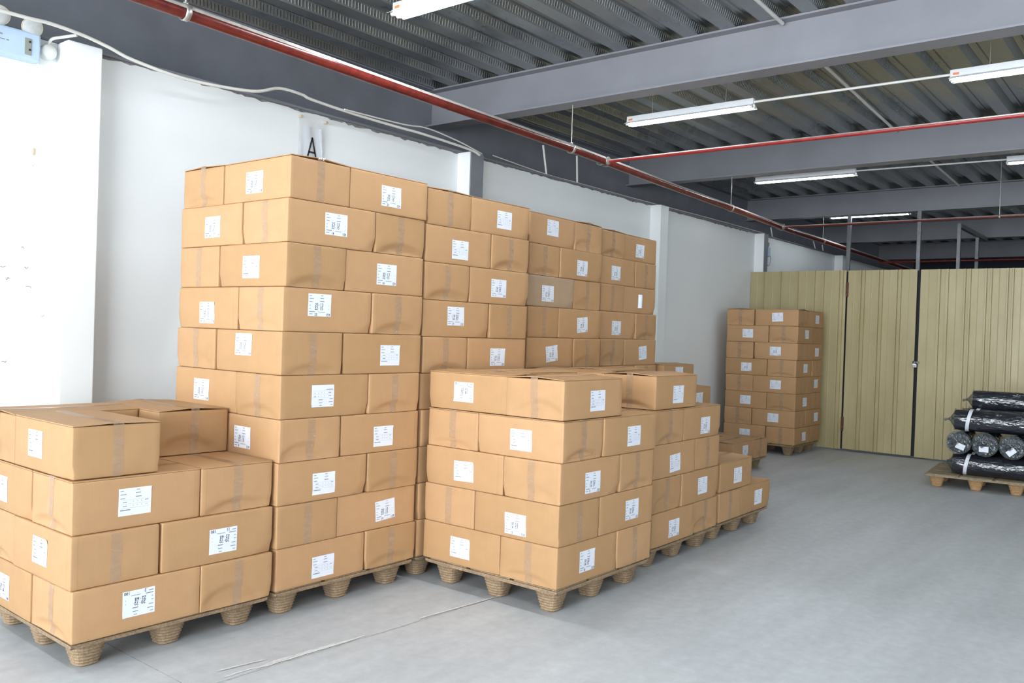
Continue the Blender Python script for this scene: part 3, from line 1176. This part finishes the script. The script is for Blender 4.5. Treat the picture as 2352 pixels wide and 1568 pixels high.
def build_hall():
    structure(MB().box(X0 - .3, X1 + .3, Y0 - .3, WY + .7, -.2, 0).build('floor', 'floor'))
    # joint line and plaster streaks in the floor
    j = MB()
    rnd = random.Random(3)

    def ribbon(mb, pts, w, z, mi=0):
        L, R = [], []
        for i, p in enumerate(pts):
            p = Vector((p[0], p[1], 0))
            q0, q1 = Vector((*pts[max(i - 1, 0)], 0)), Vector((*pts[min(i + 1, len(pts) - 1)], 0))
            d = (q1 - q0).normalized()
            n = Vector((-d.y, d.x, 0))
            ww = w * rnd.uniform(.4, 1.3) / 2
            L.append(p + n * ww + Vector((0, 0, z)))
            R.append(p - n * ww + Vector((0, 0, z)))
        N = len(L)
        mb.add(L + R, [(i, N + i, N + i + 1, i + 1) for i in range(N - 1)], mi)

    def wob(a, b, n, amp):
        return [(a[0] + (b[0] - a[0]) * i / n + rnd.uniform(-amp, amp), a[1] + (b[1] - a[1]) * i / n + rnd.uniform(-amp, amp)) for i in range(n + 1)]
    ribbon(j, wob((1.99, 4.4), (1.95, -2.0), 90, .0012), .005, .0012)
    ribbon(j, wob((1.99, 3.2), (3.9, 3.1), 50, .0022), .0055, .0012)
    ribbon(j, wob((3.9, 3.1), (5.4, 3.02), 40, .002), .003, .0012)
    structure(j.build('trim_1', 'joint'))
    s = MB()
    zs = .0016
    for a, b in (((2.1, 3.23), (3.4, 3.14)), ((2.15, 3.21), (3.2, 3.15)), ((2.35, 3.22), (2.75, 3.19)), ((2.15, 3.30), (2.5, 3.24)), ((3.2, 3.16), (3.9, 3.1)), ((8.9, 2.3), (8.6, -1.0)), ((8.95, 2.0), (8.7, .3))):
        for k in range(6):
            t0 = rnd.random() * .7
            p = (a[0] + (b[0] - a[0]) * t0, a[1] + (b[1] - a[1]) * t0)
            q = (a[0] + (b[0] - a[0]) * (t0 + .22), a[1] + (b[1] - a[1]) * (t0 + .22))
            zs += .00012
            ribbon(s, wob(p, q, 12, .0035), .010, zs)
    structure(s.build('trim_2', 'streak'))

    # left wall
    structure(MB().box(X0 - .2, X1 + .2, WY, WY + .66, 0, 3.15).box(X0 - .2, X1 + .2, BY + .11, BY + .13, 3.15, 3.9).build('wall_left', 'plaster'))
    # back wall with the loading door opening
    w = MB()
    w.box(X0 - .2, X0, Y0 - .2, -3.6, 0, 3.9)
    w.box(X0 - .2, X0, 4.6, WY, 0, 3.9)
    w.box(X0 - .2, X0, -3.6, 4.6, 3.4, 3.9)
    structure(w.build('wall_back', 'plaster'))
    # right wall with window openings
    w = MB()
    w.box(X0, X1, Y0 - .2, Y0, 0, 1.4)
    w.box(X0, X1, Y0 - .2, Y0, 3.0, 3.9)
    xs = [X0, -4.5, -1.5, 0, 3.0, 4.5, 7.5, 9.0, 12.0, 14.0, 17.0, 18.5, 21.5, X1]  # first opening made for the added window light
    for i in range(0, len(xs), 2):
        w.box(xs[i], xs[i + 1], Y0 - .2, Y0, 1.4, 3.0)
    structure(w.build('wall_right', 'plaster'))
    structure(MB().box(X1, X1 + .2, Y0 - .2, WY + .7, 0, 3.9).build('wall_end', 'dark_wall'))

    # corrugated roof deck, ribs along x
    d = MB()
    per = .305
    y = Y0
    prof = []
    while y < BY + .1:
        # low pan, sloping web, high pan with a small groove, web
        prof += [(y, 0), (y + .115, 0), (y + .150, .062), (y + .205, .062), (y + .2125, .052), (y + .2225, .052), (y + .230, .062), (y + .270, .062)]
        y += per
    xs = [X0, 2.4, 6.0, 9.6, 13.4, 17.2, 21.0, X1]
    for a, b in zip(xs, xs[1:]):
        for (ya, za), (yb, zb) in zip(prof, prof[1:]):
            web = abs(za - zb) > .03
            d.add([(a, ya, DECK_Z + za), (b, ya, DECK_Z + za), (b, yb, DECK_Z + zb), (a, yb, DECK_Z + zb)],
                  [(0, 3, 2, 1)], 1 if web else 0)
    structure(d.build('ceiling', ['deck', 'deck_web']))
    structure(MB().box(X0 - .2, X1 + .2, Y0 - .2, WY + .75, 3.9, 4.05).build('ceiling_slab', 'grey_paint'))

    # wall beam (H section along x) and cross beams
    def hbeam_x(x0, x1, yc, z0, z1, fw, mat):
        mb = MB()
        mb.box(x0, x1, yc - .006, yc + .006, z0 + .012, z1 - .012)
        mb.box(x0, x1, yc - fw / 2, yc + fw / 2, z0, z0 + .012)
        mb.box(x0, x1, yc - fw / 2, yc + fw / 2, z1 - .012, z1)
        return mb
    mb = hbeam_x(X0, X1, BY, 3.152, DECK_Z - .001, .20, 'grey_paint')
    mb.box(X0, X1, 5.375, BY - .1, 3.152, 3.168)
    structure(mb.build('steel_beam', 'grey_paint'))
    for i, x in enumerate((2.3, 6.05, 9.75, 13.5, 17.2, 20.9)):
        if i == 0: continue
        zb = 3.47
        mb = MB()
        mb.box(x - .006, x + .006, Y0, BY - .006, zb + .014, DECK_Z - .015)
        mb.box(x - .09, x + .09, Y0, BY - .006, zb, zb + .014)
        mb.box(x - .09, x + .09, Y0, BY - .006, DECK_Z - .015, DECK_Z - .001)
        structure(mb.build('steel_beam', 'beam'))
    # pilasters on the left wall
    for i, (x, wd, grey) in enumerate(((2.31, .205, False), (5.87, .17, True), (9.42, .20, False), (12.62, .12, True), (16.3, .2, False))):
        mb = MB()
        mb.rbox(x, x + wd, 5.255, 5.41, 0, 3.15, .008, 0)
        o = structure(mb.build('pilaster', ['plaster']))
        if grey:
            structure(MB().box(x + .008, x + wd + .01, 5.243, 5.2555, 0, 3.15).build('column_face', 'grey_paint'))
    # steel posts at and beyond the partition
    for k, (y, x, zt) in enumerate(((4.24, 13.40, 3.47), (3.25, 13.40, 3.47), (3.05, 15.0, 3.47), (3.07, 16.5, 3.47))):
        o = MB().rbox(x - .026, x + .026, y - .026, y + .026, 0, zt, .003).build('steel_post', 'steel')
        tag(o, ['Dark steel post above the hinge gap of the yellow door', 'Dark steel post above the padlocked gap of the yellow door',
                'Grey steel post behind the partition, third from the left', 'Grey steel post farthest right behind the partition'][k],
            'post', 'steel posts rising above the partition')
    o = MB().rbox(15.0, 17.11, 3.02, 3.08, 3.40, 3.468, .003).build('steel_tie', 'steel')
    tag(o, 'Grey steel tie running away under the roof between the farther posts', 'tie bar')


def build_partition():
    # profiled sheet: flat pans with narrow raised ribs
    def sheet(ya, yb, ribs, x, z0, z1, slope=0.0):
        """front face at x; ribs: list of (y centre, width)"""
        pts = [(ya, 0)]
        for yc, w in sorted(ribs, reverse=True):
            pts += [(yc + w / 2, 0), (yc + w / 2 - .006, -.026), (yc - w / 2 + .006, -.026), (yc - w / 2, 0)]
        # fine stiffening ripples in the pans
        pts.append((yb, 0))
        full = []
        for (a, da), (b, db) in zip(pts, pts[1:]):
            full.append((a, da))
            if da == 0 and db == 0 and a - b > .12:
                c = (a + b) / 2
                full += [(c + .006, 0), (c, -.003), (c - .006, 0)]
        full.append(pts[-1])
        mb = MB()
        nz = 14
        rows = []
        for t_ in (0, .0012):
            for q in range(nz + 1):
                z = z0 + (z1 - z0) * q / nz
                rows.append([(x + dx + t_ + .003 * noise.noise(Vector((.3, z * 1.1, 4))), yy,
                              z + (slope * (ya - yy) if q == nz else 0)) for yy, dx in full])
        n = len(full)
        vs = [p for r_ in rows for p in r_]
        fs = []
        for s_, base in ((0, 0), (1, (nz + 1) * n)):
            for q in range(nz):
                for i in range(n - 1):
                    f = (base + q * n + i, base + q * n + i + 1, base + (q + 1) * n + i + 1, base + (q + 1) * n + i)
                    fs.append(f if s_ == 0 else f[::-1])
        B = (nz + 1) * n
        for i in range(n - 1):
            fs.append((i, B + i, B + i + 1, i + 1))
            fs.append((nz * n + i, nz * n + i + 1, B + nz * n + i + 1, B + nz * n + i))
        mb.add(vs, fs, 0)
        return mb
    sheet(5.39, 3.97, [(5.18, .02), (4.92, .02), (4.66, .02), (4.42, .03), (4.29, .03), (4.07, .03), (4.02, .03)], XP, .02, 2.555).build('wall_partition', 'yellow')
    structure(bpy.data.objects['wall_partition'])
    d = empty('door_1', (XP, 3.5, 0), 0)
    structure(d)
    leaf = sheet(3.945 - 3.5, 3.035 - 3.5, [(.27, .028), (.22, .028), (.03, .028), (-.02, .028), (-.21, .028), (-.26, .028)], 0, .03, 2.55).build('door_leaf', 'yellow', d)
    for z in (.38, 2.28):
        MB().rbox(-.02, .012, .435, .47, z - .10, z + .10, .004).build('hinge', 'rust', d)
    MB().box(.03, .06, -.45, .43, .05, .11).box(.03, .06, -.45, .43, 2.42, 2.48).box(.03, .06, -.45, .43, 1.2, 1.26).build('door_frame', 'steel', d)
    right = [(2.74 + .02, .04), (2.70 - .04, .04)]
    y = 2.42
    while y > Y0 + .3:
        right += [(y + .03, .03), (y - .03, .03)]
        y -= .245
    o = sheet(2.99, Y0 + .02, right, XP, .02, 2.545).build('wall_partition_right', 'yellow')
    structure(o)
    # dark sheet behind the leaf, standing in for the shade in its gaps
    structure(MB().box(XP + .07, XP + .1, 2.9, 4.05, .02, 2.54).build('trim_4', 'dark'))
    # padlock
    p = empty('padlock', (XP - .055, 3.018, 1.27), 0, 'Small steel padlock hanging at the gap of the yellow door', 'padlock')
    MB().rbox(-.012, .012, -.028, .028, -.045, .005, .006).build('lock_body', 'lock_metal', p)
    MB().tube([(0, -.018, 0), (0, -.018, .03), (0, -.010, .045), (0, .010, .045), (0, .018, .03), (0, .018, 0)], .004, 8).build('shackle', 'dark', p)
    MB().rbox(.012, .05, -.05, .03, .01, .04, .003).build('hasp', 'steel', p)


def pipe_clamp(mb, p, r, axis='x', w=.03):
    for s in (-1,):
        pts = []
    n = 20
    prof = [(r + .001, -w / 2), (r + .006, -w / 2), (r + .006, w / 2), (r + .001, w / 2)]
    rot = Matrix.Rotation(PI / 2, 4, 'Y') if axis == 'x' else Matrix.Rotation(PI / 2, 4, 'X')
    vs, fs = [], []
    for rr, z in prof:
        for k in range(n):
            a = 2 * PI * k / n
            vs.append(Vector(p) + rot @ Vector((rr * math.cos(a), rr * math.sin(a), z)))
    for i in range(4):
        for k in range(n):
            k2 = (k + 1) % n
            j = (i + 1) % 4
            fs.append((i * n + k, i * n + k2, j * n + k2, j * n + k))
    mb.add(vs, fs, 0, True)


def build_pipes():
    def ypipe(x):
        pts = [(-6, 3.8), (2.4, 4.126), (6.0, 4.25), (6.63, 4.31), (9.975, 4.50), (11.63, 4.62), (18.4, 4.8), (24, 4.95)]
        for (a, ya), (b, yb) in zip(pts, pts[1:]):
            if x <= b: return ya + (yb - ya) * (x - a) / (b - a)
        return pts[-1][1]
    root = empty('fire_pipe', (0, 4.1, 3.1), 0, 'Thick dark red sprinkler main pipe running along the wall beam', 'pipe')

    def L(x, y, z): return (x, y - 4.1, z - 3.1)
    xs = [-5.9, 2.4, 4.2, 6.0, 8.0, 9.975, 12.0, 15, 18.4, 23.8]
    MB().tube([L(x, ypipe(x), 3.1) for x in xs], .037, 18).build('pipe_tube', 'red_pipe', root)
    # settled dust along the top
    q = MB()
    vs, fs = [], []
    for x in xs:
        for a in range(-4, 5):
            an = PI / 2 + a * .33
            vs.append(L(x, ypipe(x) + .0382 * math.cos(an), 3.1 + .0382 * math.sin(an)))
    for i in range(len(xs) - 1):
        for k in range(8):
            fs.append((i * 9 + k, i * 9 + k + 1, (i + 1) * 9 + k + 1, (i + 1) * 9 + k))
    q.add(vs, fs, 0, True)
    q.build('dust_layer', 'dust', root)
    for x, zt in ((2.39, 3.82), (6.04, 3.47), (9.74, 3.47), (13.5, 3.47)):
        mb = MB()
        pipe_clamp(mb, L(x, ypipe(x), 3.1), .0375)
        mb.tube([L(x, ypipe(x), 3.132), L(x, ypipe(x), zt)], .0045, 8)
        mb.rbox(*[c for p in ((x - .012, x + .012),) for c in p], ypipe(x) - 4.1 - .008, ypipe(x) - 4.1 + .008, .03, .052, .002)
        o = mb.build('hanger', 'rust_pipe', root)
    for x in (6.63, 11.63):
        mb = MB()
        y = ypipe(x)
        for dx in (-.045, .045):
            pipe_clamp(mb, L(x + dx, y, 3.1), .0385, 'x', .018)
        pipe_clamp(mb, L(x, y - .05, 3.1), .030, 'y', .018)
        mb.tube([L(x, y, 3.1), L(x, y - .055, 3.1)], .030, 14)
        mb.build('tee_fitting', 'rust_pipe', root)
    for x, nm in ((6.66, 'Bright red branch pipe crossing the ceiling before the second beam'), (11.68, 'Thin dark red branch pipe crossing above the yellow partition')):
        y = ypipe(x) - .055
        b = empty('branch_pipe', (x, y, 3.1), 0, nm, 'pipe', 'red branch pipes under the ceiling')
        slope = .10 if x < 8 else .10
        pts = [(0, 0, 0), (.05, -6, 0), (.08, -y + Y0 + .02 + 0, 0)]
        pts = [(0, 0, 0), (.03, -3, 0), (.05, Y0 + .05 - y, 0)]
        MB().tube(pts, .0165, 12).build('pipe_tube', 'red_branch' if x < 8 else 'red_pipe', b)
        q = MB()
        vs = []
        for p in pts:
            for a in range(-2, 3):
                an = PI / 2 + a * .66
                vs.append((p[0] + .0172 * math.cos(an), p[1], .0172 * math.sin(an)))
        q.add(vs, [(i * 5 + k, i * 5 + k + 1, (i + 1) * 5 + k + 1, (i + 1) * 5 + k) for i in range(2) for k in range(4)], 0, True)
        q.build('dust_layer', 'dust', b)
        if x > 8:
            for yy in (1.95, ):
                mb = MB()
                pipe_clamp(mb, (.02, yy - y, 0), .0165, 'y', .02)
                mb.tube([(.02, yy - y, .017), (.02, yy - y, .7)], .004, 8)
                mb.build('hanger', 'rust_pipe', b)
    o = MB().tube([(16.3, 4.6, 3.0), (16.3, -6.9, 3.0)], .02, 10).build('far_pipe', 'red_pipe')
    tag(o, 'Dark red pipe low in the dim hall beyond the partition', 'pipe')


def build_lamps():
    G = 'fluorescent batten lamps under the ceiling'
    spots = [((3.66, 3.93, 3.44), 'Fluorescent batten lamp nearest the camera, cut by the top edge'),
             ((6.755, 4.14, 3.44), 'Fluorescent batten lamp between the first and second cross beams, left one'),
             ((6.80, 1.48, 3.44), 'Fluorescent batten lamp at the right photo edge, below the first beam'),
             ((10.15, 4.36, 3.46), 'Fluorescent batten lamp just below the second cross beam, left one'),
             ((10.25, 1.66, 3.46), 'Fluorescent batten lamp at the right edge below the second beam'),
             ((13.95, 4.72, 3.52), 'Farthest fluorescent lamp above the yellow partition, crossed by a post'),  # lamps after this one are unseen, added to brighten wall, floor and carton tops
             ((.45, 4.35, 3.44), 'Added fluorescent batten fill lamp beside the camera near the left wall, outside the photo'),
             ((3.66, 1.33, 3.44), 'Added fluorescent batten fill lamp above the aisle, beyond the top edge of the photo'),
             ((.45, 1.6, 3.44), 'Added fluorescent batten fill lamp above the camera, outside the photo'),
             ((3.66, -1.3, 3.44), 'Added fluorescent batten fill lamp right of the camera, outside the photo')]
    for k, ((x, y, z), lab) in enumerate(spots):
        root = empty('batten_lamp', (x, y, z), 0, lab, 'lamp', G)
        Lg = 1.2
        # housing: trapezoid channel with wide white reflector wings
        mb = MB()
        mb.rbox(-.022, .022, -Lg, 0, .012, .064, .003)
        mb.build('housing', 'white_metal', root)
        r = MB()
        for sg in (-1, 1):
            r.add([(sg * .02, 0, .014), (sg * .07, 0, -.012), (sg * .07, -Lg, -.012), (sg * .02, -Lg, .014),
                   (sg * .02, 0, .016), (sg * .07, 0, -.010), (sg * .07, -Lg, -.010), (sg * .02, -Lg, .016)],
                  [(0, 1, 2, 3), (7, 6, 5, 4), (0, 4, 5, 1), (1, 5, 6, 2), (2, 6, 7, 3), (3, 7, 4, 0)])
        r.build('reflector', 'white_metal', root)
        for dx in (-.024, .024):
            MB().tube([(dx, -.03, -.004), (dx, -Lg + .03, -.004)], .013, 14).build('tube', 'tube_far' if 1 <= k <= 5 else 'tube', root)
            for yy in (-.012, -Lg + .012):
                MB().tube([(dx, yy - .012, -.004), (dx, yy + .012, -.004)], .0155, 12).rbox(dx - .012, dx + .012, yy - .008, yy + .008, 0, .014, .002).build('lamp_holder', 'white_pvc', root)
        mb = MB()
        for yy in (-.25, -Lg + .25):
            mb.tube([(.0, yy, .05), (.0, yy, DECK_Z - z + .0)], .0025, 6)
        mb.build('hanger_wire', 'steel_rod', root)
        if k < 3:
            MB().box(-.0235, -.0222, -.06, -.02, .024, .040).build('printed_mark', 'orange_print', root)['label'] = 'small orange printed mark'

    def conduit(pts, r, label, grp='white conduits under the ceiling'):
        o = MB().tube(pts, r, 10).build('conduit', 'white_pvc')
        return tag(o, label, 'conduit', grp)
    conduit([(6.755, 2.94, 3.475), (6.80, 1.48, 3.475)], .010, 'White conduit joining the two lamps below the first beam')
    conduit([(6.80, .28, 3.475), (6.85, -2.5, 3.475)], .010, 'White conduit leaving the right-edge lamp, beyond the photo edge')
    conduit([(10.15, 3.16, 3.495), (10.25, 1.66, 3.495)], .009, 'White conduit joining the two lamps below the second beam')
    conduit([(3.0, 2.30, 3.79), (6.0, 2.42, 3.79)], .014, 'White conduit along the deck before the first beam')
    conduit([(6.12, 2.45, 3.79), (9.7, 2.62, 3.79)], .014, 'White conduit along the deck between first and second beams')
    conduit([(9.8, 2.62, 3.79), (13.4, 2.75, 3.79)], .014, 'Thin white conduit along the deck beyond the second beam')
    # short white conduits hanging on the wall beam
    for i, (a, b, t_) in enumerate((((7.14, 5.385, 3.46), (7.215, 5.385, 3.168), 'Slanting short white conduit on the wall beam, nearer pair'),
                                    ((7.757, 5.385, 3.46), (7.78, 5.385, 3.168), 'Upright short white conduit on the wall beam, nearer pair'),
                                    ((13.18, 5.385, 3.31), (13.25, 5.385, 3.168), 'Slanting white conduit just above the far emergency light'),
                                    ((15.09, 5.385, 3.29), (15.2, 5.385, 3.168), 'Slanting white conduit on the far wall beam, left of two'),
                                    ((15.55, 5.385, 3.27), (15.6, 5.385, 3.168), 'Upright white conduit on the far wall beam, right of two'))):
        tag(MB().tube([a, b], .011, 10).build('conduit_stub', 'white_pvc'), t_, 'conduit', 'short white conduits on the wall beam')


def smooth(pts, n=6):
    out = []
    P = [Vector(p) for p in pts]
    for i in range(len(P) - 1):
        p0, p1, p2, p3 = P[max(i - 1, 0)], P[i], P[i + 1], P[min(i + 2, len(P) - 1)]
        for k in range(n):
            t_ = k / n
            out.append(.5 * ((2 * p1) + (-p0 + p2) * t_ + (2 * p0 - 5 * p1 + 4 * p2 - p3) * t_ ** 2 + (-p0 + 3 * p1 - 3 * p2 + p3) * t_ ** 3))
    out.append(P[-1])
    return out


def build_wall_items():
    # sagging white cables under the wall beam
    y = 5.15
    a = [(-1, 3.17), (1.4, 3.165), (1.994, 3.169), (2.155, 3.178), (2.351, 3.168), (2.507, 3.142), (2.67, 3.105), (3.02, 3.075), (3.475, 3.106),
         (3.70, 3.178), (3.90, 3.182), (3.991, 3.168), (4.4, 3.158), (4.866, 3.155), (5.167, 3.152), (5.716, 3.125), (5.86, 3.10)]
    o = MB().tube(smooth([(x, y + .02 * math.sin(x * 3), z) for x, z in a]), .011, 8).build('cable', 'cord')
    tag(o, 'Thick white cable sagging along the bottom of the wall beam', 'cable', 'white cables along the wall beam')
    b = [(4.3, 3.165), (4.9, 3.18), (5.2, 3.205), (5.6, 3.17), (5.9, 3.12)]
    o = MB().tube(smooth([(x, y - .01, z) for x, z in b]), .006, 8).build('cable', 'cord')
    tag(o, 'Thin white cable arching up before the grey column', 'cable', 'white cables along the wall beam')
    c = [(6.1, 3.14), (6.9, 3.10), (7.5, 3.08), (8.5, 3.10), (9.4, 3.11), (11, 3.12), (12.6, 3.12)]
    o = MB().tube(smooth([(x * 1.04, 5.384, max(3.172, 1.518 + (z - 1.518) * 1.043)) for x, z in c]), .006, 8).build('cable', 'cord')
    tag(o, 'Thin white cable along the wall top beyond the grey column', 'cable', 'white cables along the wall beam')

    # emergency light with two round heads, near left corner of the picture
    r = empty('emergency_light', (1.86, 5.4, 3.065), 0, 'Pale blue emergency light box with two round heads, high at left', 'emergency light', 'emergency lights on the wall')
    MB().rbox(-.16, .325, -.085, -.002, -.075, .085, .012).build('case', 'light_blue', r)
    MB().rbox(.235, .272, -.089, -.083, -.05, .045, .002).build('indicator_panel', 'grey_plastic', r)
    mb = MB()
    for z in (.025, -.02):
        mb.tube([(.262, -.088, z), (.262, -.094, z)], .006, 10)
    mb.build('indicator_button', 'dark', r)
    pr = MB()
    rn = random.Random(2)
    for row, (x0, n, h_) in enumerate(((-.08, 26, .009), (-.10, 34, .006))):
        x = x0
        for i in range(n):
            w = rn.uniform(.004, .0065)
            if rn.random() > .12:
                pr.box(x, x + w, -.0872, -.0866, .028 - row * .026, .028 - row * .026 + h_)
            x += w + .0022
    o = pr.build('printed_lines', 'grey_plastic', r)
    for x, z in ((.10, .135), (.275, .118)):
        m_ = Matrix.Translation((x, -.075, z)) @ Matrix.Rotation(.25, 4, 'Y') @ Matrix.Rotation(PI / 2 + .45, 4, 'X')
        hd = MB().lathe([(.028, -.035), (.042, -.02), (.054, 0), (.058, .012), (.055, .016)], 24, 0, m_).build('lamp_head', 'cream', r)
        MB().lathe([(.052, .0165), (.042, .022), (.02, .026), (.004, .027)], 24, 0, m_).build('lens', 'glass', hd)
        MB().tube([(x, -.06, z - .03), (x, -.055, .08)], .008, 8).build('bracket', 'white_pvc', r)
    # round white socket box beside it with a hanging cord and plug
    s = empty('junction_box', (2.245, 5.4, 3.075), 0, 'Round white junction box between the emergency light and pilaster', 'junction box')
    m_ = Matrix.Rotation(PI / 2, 4, 'X')
    MB().lathe([(.044, 0), (.044, .05), (.038, .062), (.01, .066)], 24, 0, m_).build('cover', 'white_pvc', s)
    MB().tube(smooth([(0, -.03, .04), (.01, -.06, .075), (.05, -.10, .09), (.09, -.2, .095)]), .009, 8).build('cable_entry', 'white_pvc', s)
    o = empty('power_cord', (2.19, 5.39, 3.0), 0, 'Thin white cord with a tan plug hanging on the left wall', 'power cord')
    MB().tube(smooth([(0, -.03, 0), (-.012, -.012, -.12), (-.016, -.008, -.26), (-.004, -.008, -.4), (-.006, -.01, -.50)]), .0045, 8).build('cord', 'cord', o)
    pl = MB().rbox(-.016, .004, -.024, -.006, -.540, -.50, .005).build('plug', 'tan_plastic', o)
    MB().tube([(-.014, -.016, -.545), (-.014, -.016, -.565)], .002, 6).tube([(.002, -.016, -.545), (.002, -.016, -.565)], .002, 6).build('prong', 'lock_metal', pl)

    # far emergency light
    r = empty('emergency_light', (12.76, 5.40, 2.9), 0, 'Small pale blue emergency light above the far partition corner', 'emergency light', 'emergency lights on the wall')
    MB().rbox(0, .27, -.09, -.002, -.07, .07, .008).build('case', 'light_blue', r)
    for x in (.06, .20):
        m_ = Matrix.Translation((x, -.06, .105)) @ Matrix.Rotation(PI / 2 + .3, 4, 'X')
        MB().lathe([(.03, -.03), (.045, 0), (.045, .012)], 16, 0, m_).build('lamp_head', 'grey_plastic', r)
    ring = [(.36 + .085 * math.cos(a), -.02, -.10 + .10 * math.sin(a)) for a in [2 * PI * k / 24 for k in range(24)]]
    MB().tube(ring, .004, 6, closed=True).build('cable_loop', 'grey_plastic', r)

    # sign A in a clear sleeve
    s = empty('hanging_sign', (4.196, 5.4, 2.95), 0, 'White sheet with black letter A in a clear sleeve on the wall', 'sign')
    mb = MB()
    nx, nz = 16, 10
    for X_a, X_b, Z_a, Z_b, yy, nm, mt in ((-.128, .128, -.19, .14, -.016, 'clear_sleeve', 'sleeve'), (-.095, .10, -.19, .085, -.011, 'sheet', 'paper')):
        g = MB()
        vs = []
        for j in range(nz + 1):
            for i in range(nx + 1):
                x = X_a + (X_b - X_a) * i / nx
                z = Z_a + (Z_b - Z_a) * j / nz
                vs.append((x, yy + (.005 * math.sin(x * 55 + z * 6) if nm == 'sheet' else .002 * math.sin(x * 30)) - .003, z))
        g.add(vs, [(j * (nx + 1) + i, j * (nx + 1) + i + 1, (j + 1) * (nx + 1) + i + 1, (j + 1) * (nx + 1) + i) for j in range(nz) for i in range(nx)], 0, True)
        g.build(nm, mt, s)
    q = []
    pen('A', -.045, -.16, .175, .014, q)
    g = MB()
    for f in q: g.add([(p[0], -.0215, p[1]) for p in f] + [(p[0], -.0205, p[1]) for p in f], [(0, 1, 2, 3), (7, 6, 5, 4), (0, 4, 5, 1), (1, 5, 6, 2), (2, 6, 7, 3), (3, 7, 4, 0)])
    g.build('letter', 'dark', s)['label'] = 'black letter A'
    for x in (-.118, .12):
        MB().tube([(x, 0, .145), (x, -.04, .145)], .006, 8).tube([(x, -.036, .145), (x, -.042, .145)], .012, 10).build('nail', 'tan_plastic', s)

    # small pen scribbles on the white wall at the left
    g = MB()
    rn = random.Random(8)

    def scr(x, z, n, w=.003, col=0, sc=.02):
        p = (x, z)
        for i in range(n):
            q_ = (p[0] + rn.uniform(.3, 1) * sc * .7, z + rn.uniform(-.5, .5) * sc)
            d = Vector((q_[0] - p[0], q_[1] - p[1])).normalized()
            nn = Vector((-d.y, d.x)) * w / 2
            g.add([(p[0] - nn.x, 5.3992, p[1] - nn.y), (q_[0] - nn.x, 5.3992, q_[1] - nn.y), (q_[0] + nn.x, 5.3992, q_[1] + nn.y), (p[0] + nn.x, 5.3992, p[1] + nn.y)], [(0, 1, 2, 3)])
            p = q_
    for x, z, n in ((2.14, 1.915, 3), (2.03, 1.80, 3), (2.16, 1.80, 4), (2.06, 1.73, 4), (2.17, 1.69, 4), (2.26, 1.52, 2), (2.05, 1.25, 3), (2.19, 2.40, 1)):
        scr(x, z, n, .0035, 0, .018)
    w = g.build('pen_marks', 'grey_paint', bpy.data.objects['wall_left'])
    # rough mortar line where the wall meets the beam
    g = MB()
    x = 2.52
    up, lo = [], []
    while x < 12.4:
        up.append((x, 5.3985, 3.152))
        lo.append((x, 5.3985, 3.152 - rn.choice((.006, .010, .014, .008, .020)) * rn.uniform(.6, 1.2)))
        x += rn.uniform(.02, .07)
    n = len(up)
    g.add(up + lo, [(i, n + i, n + i + 1, i + 1) for i in range(n - 1)])
    structure(g.build('trim_3', 'mortar'))


build_hall()
build_partition()
build_pallets()
N_CARTONS = build_cartons()
print('cartons', N_CARTONS)
build_rolls()
build_pipes()
build_lamps()
build_wall_items()
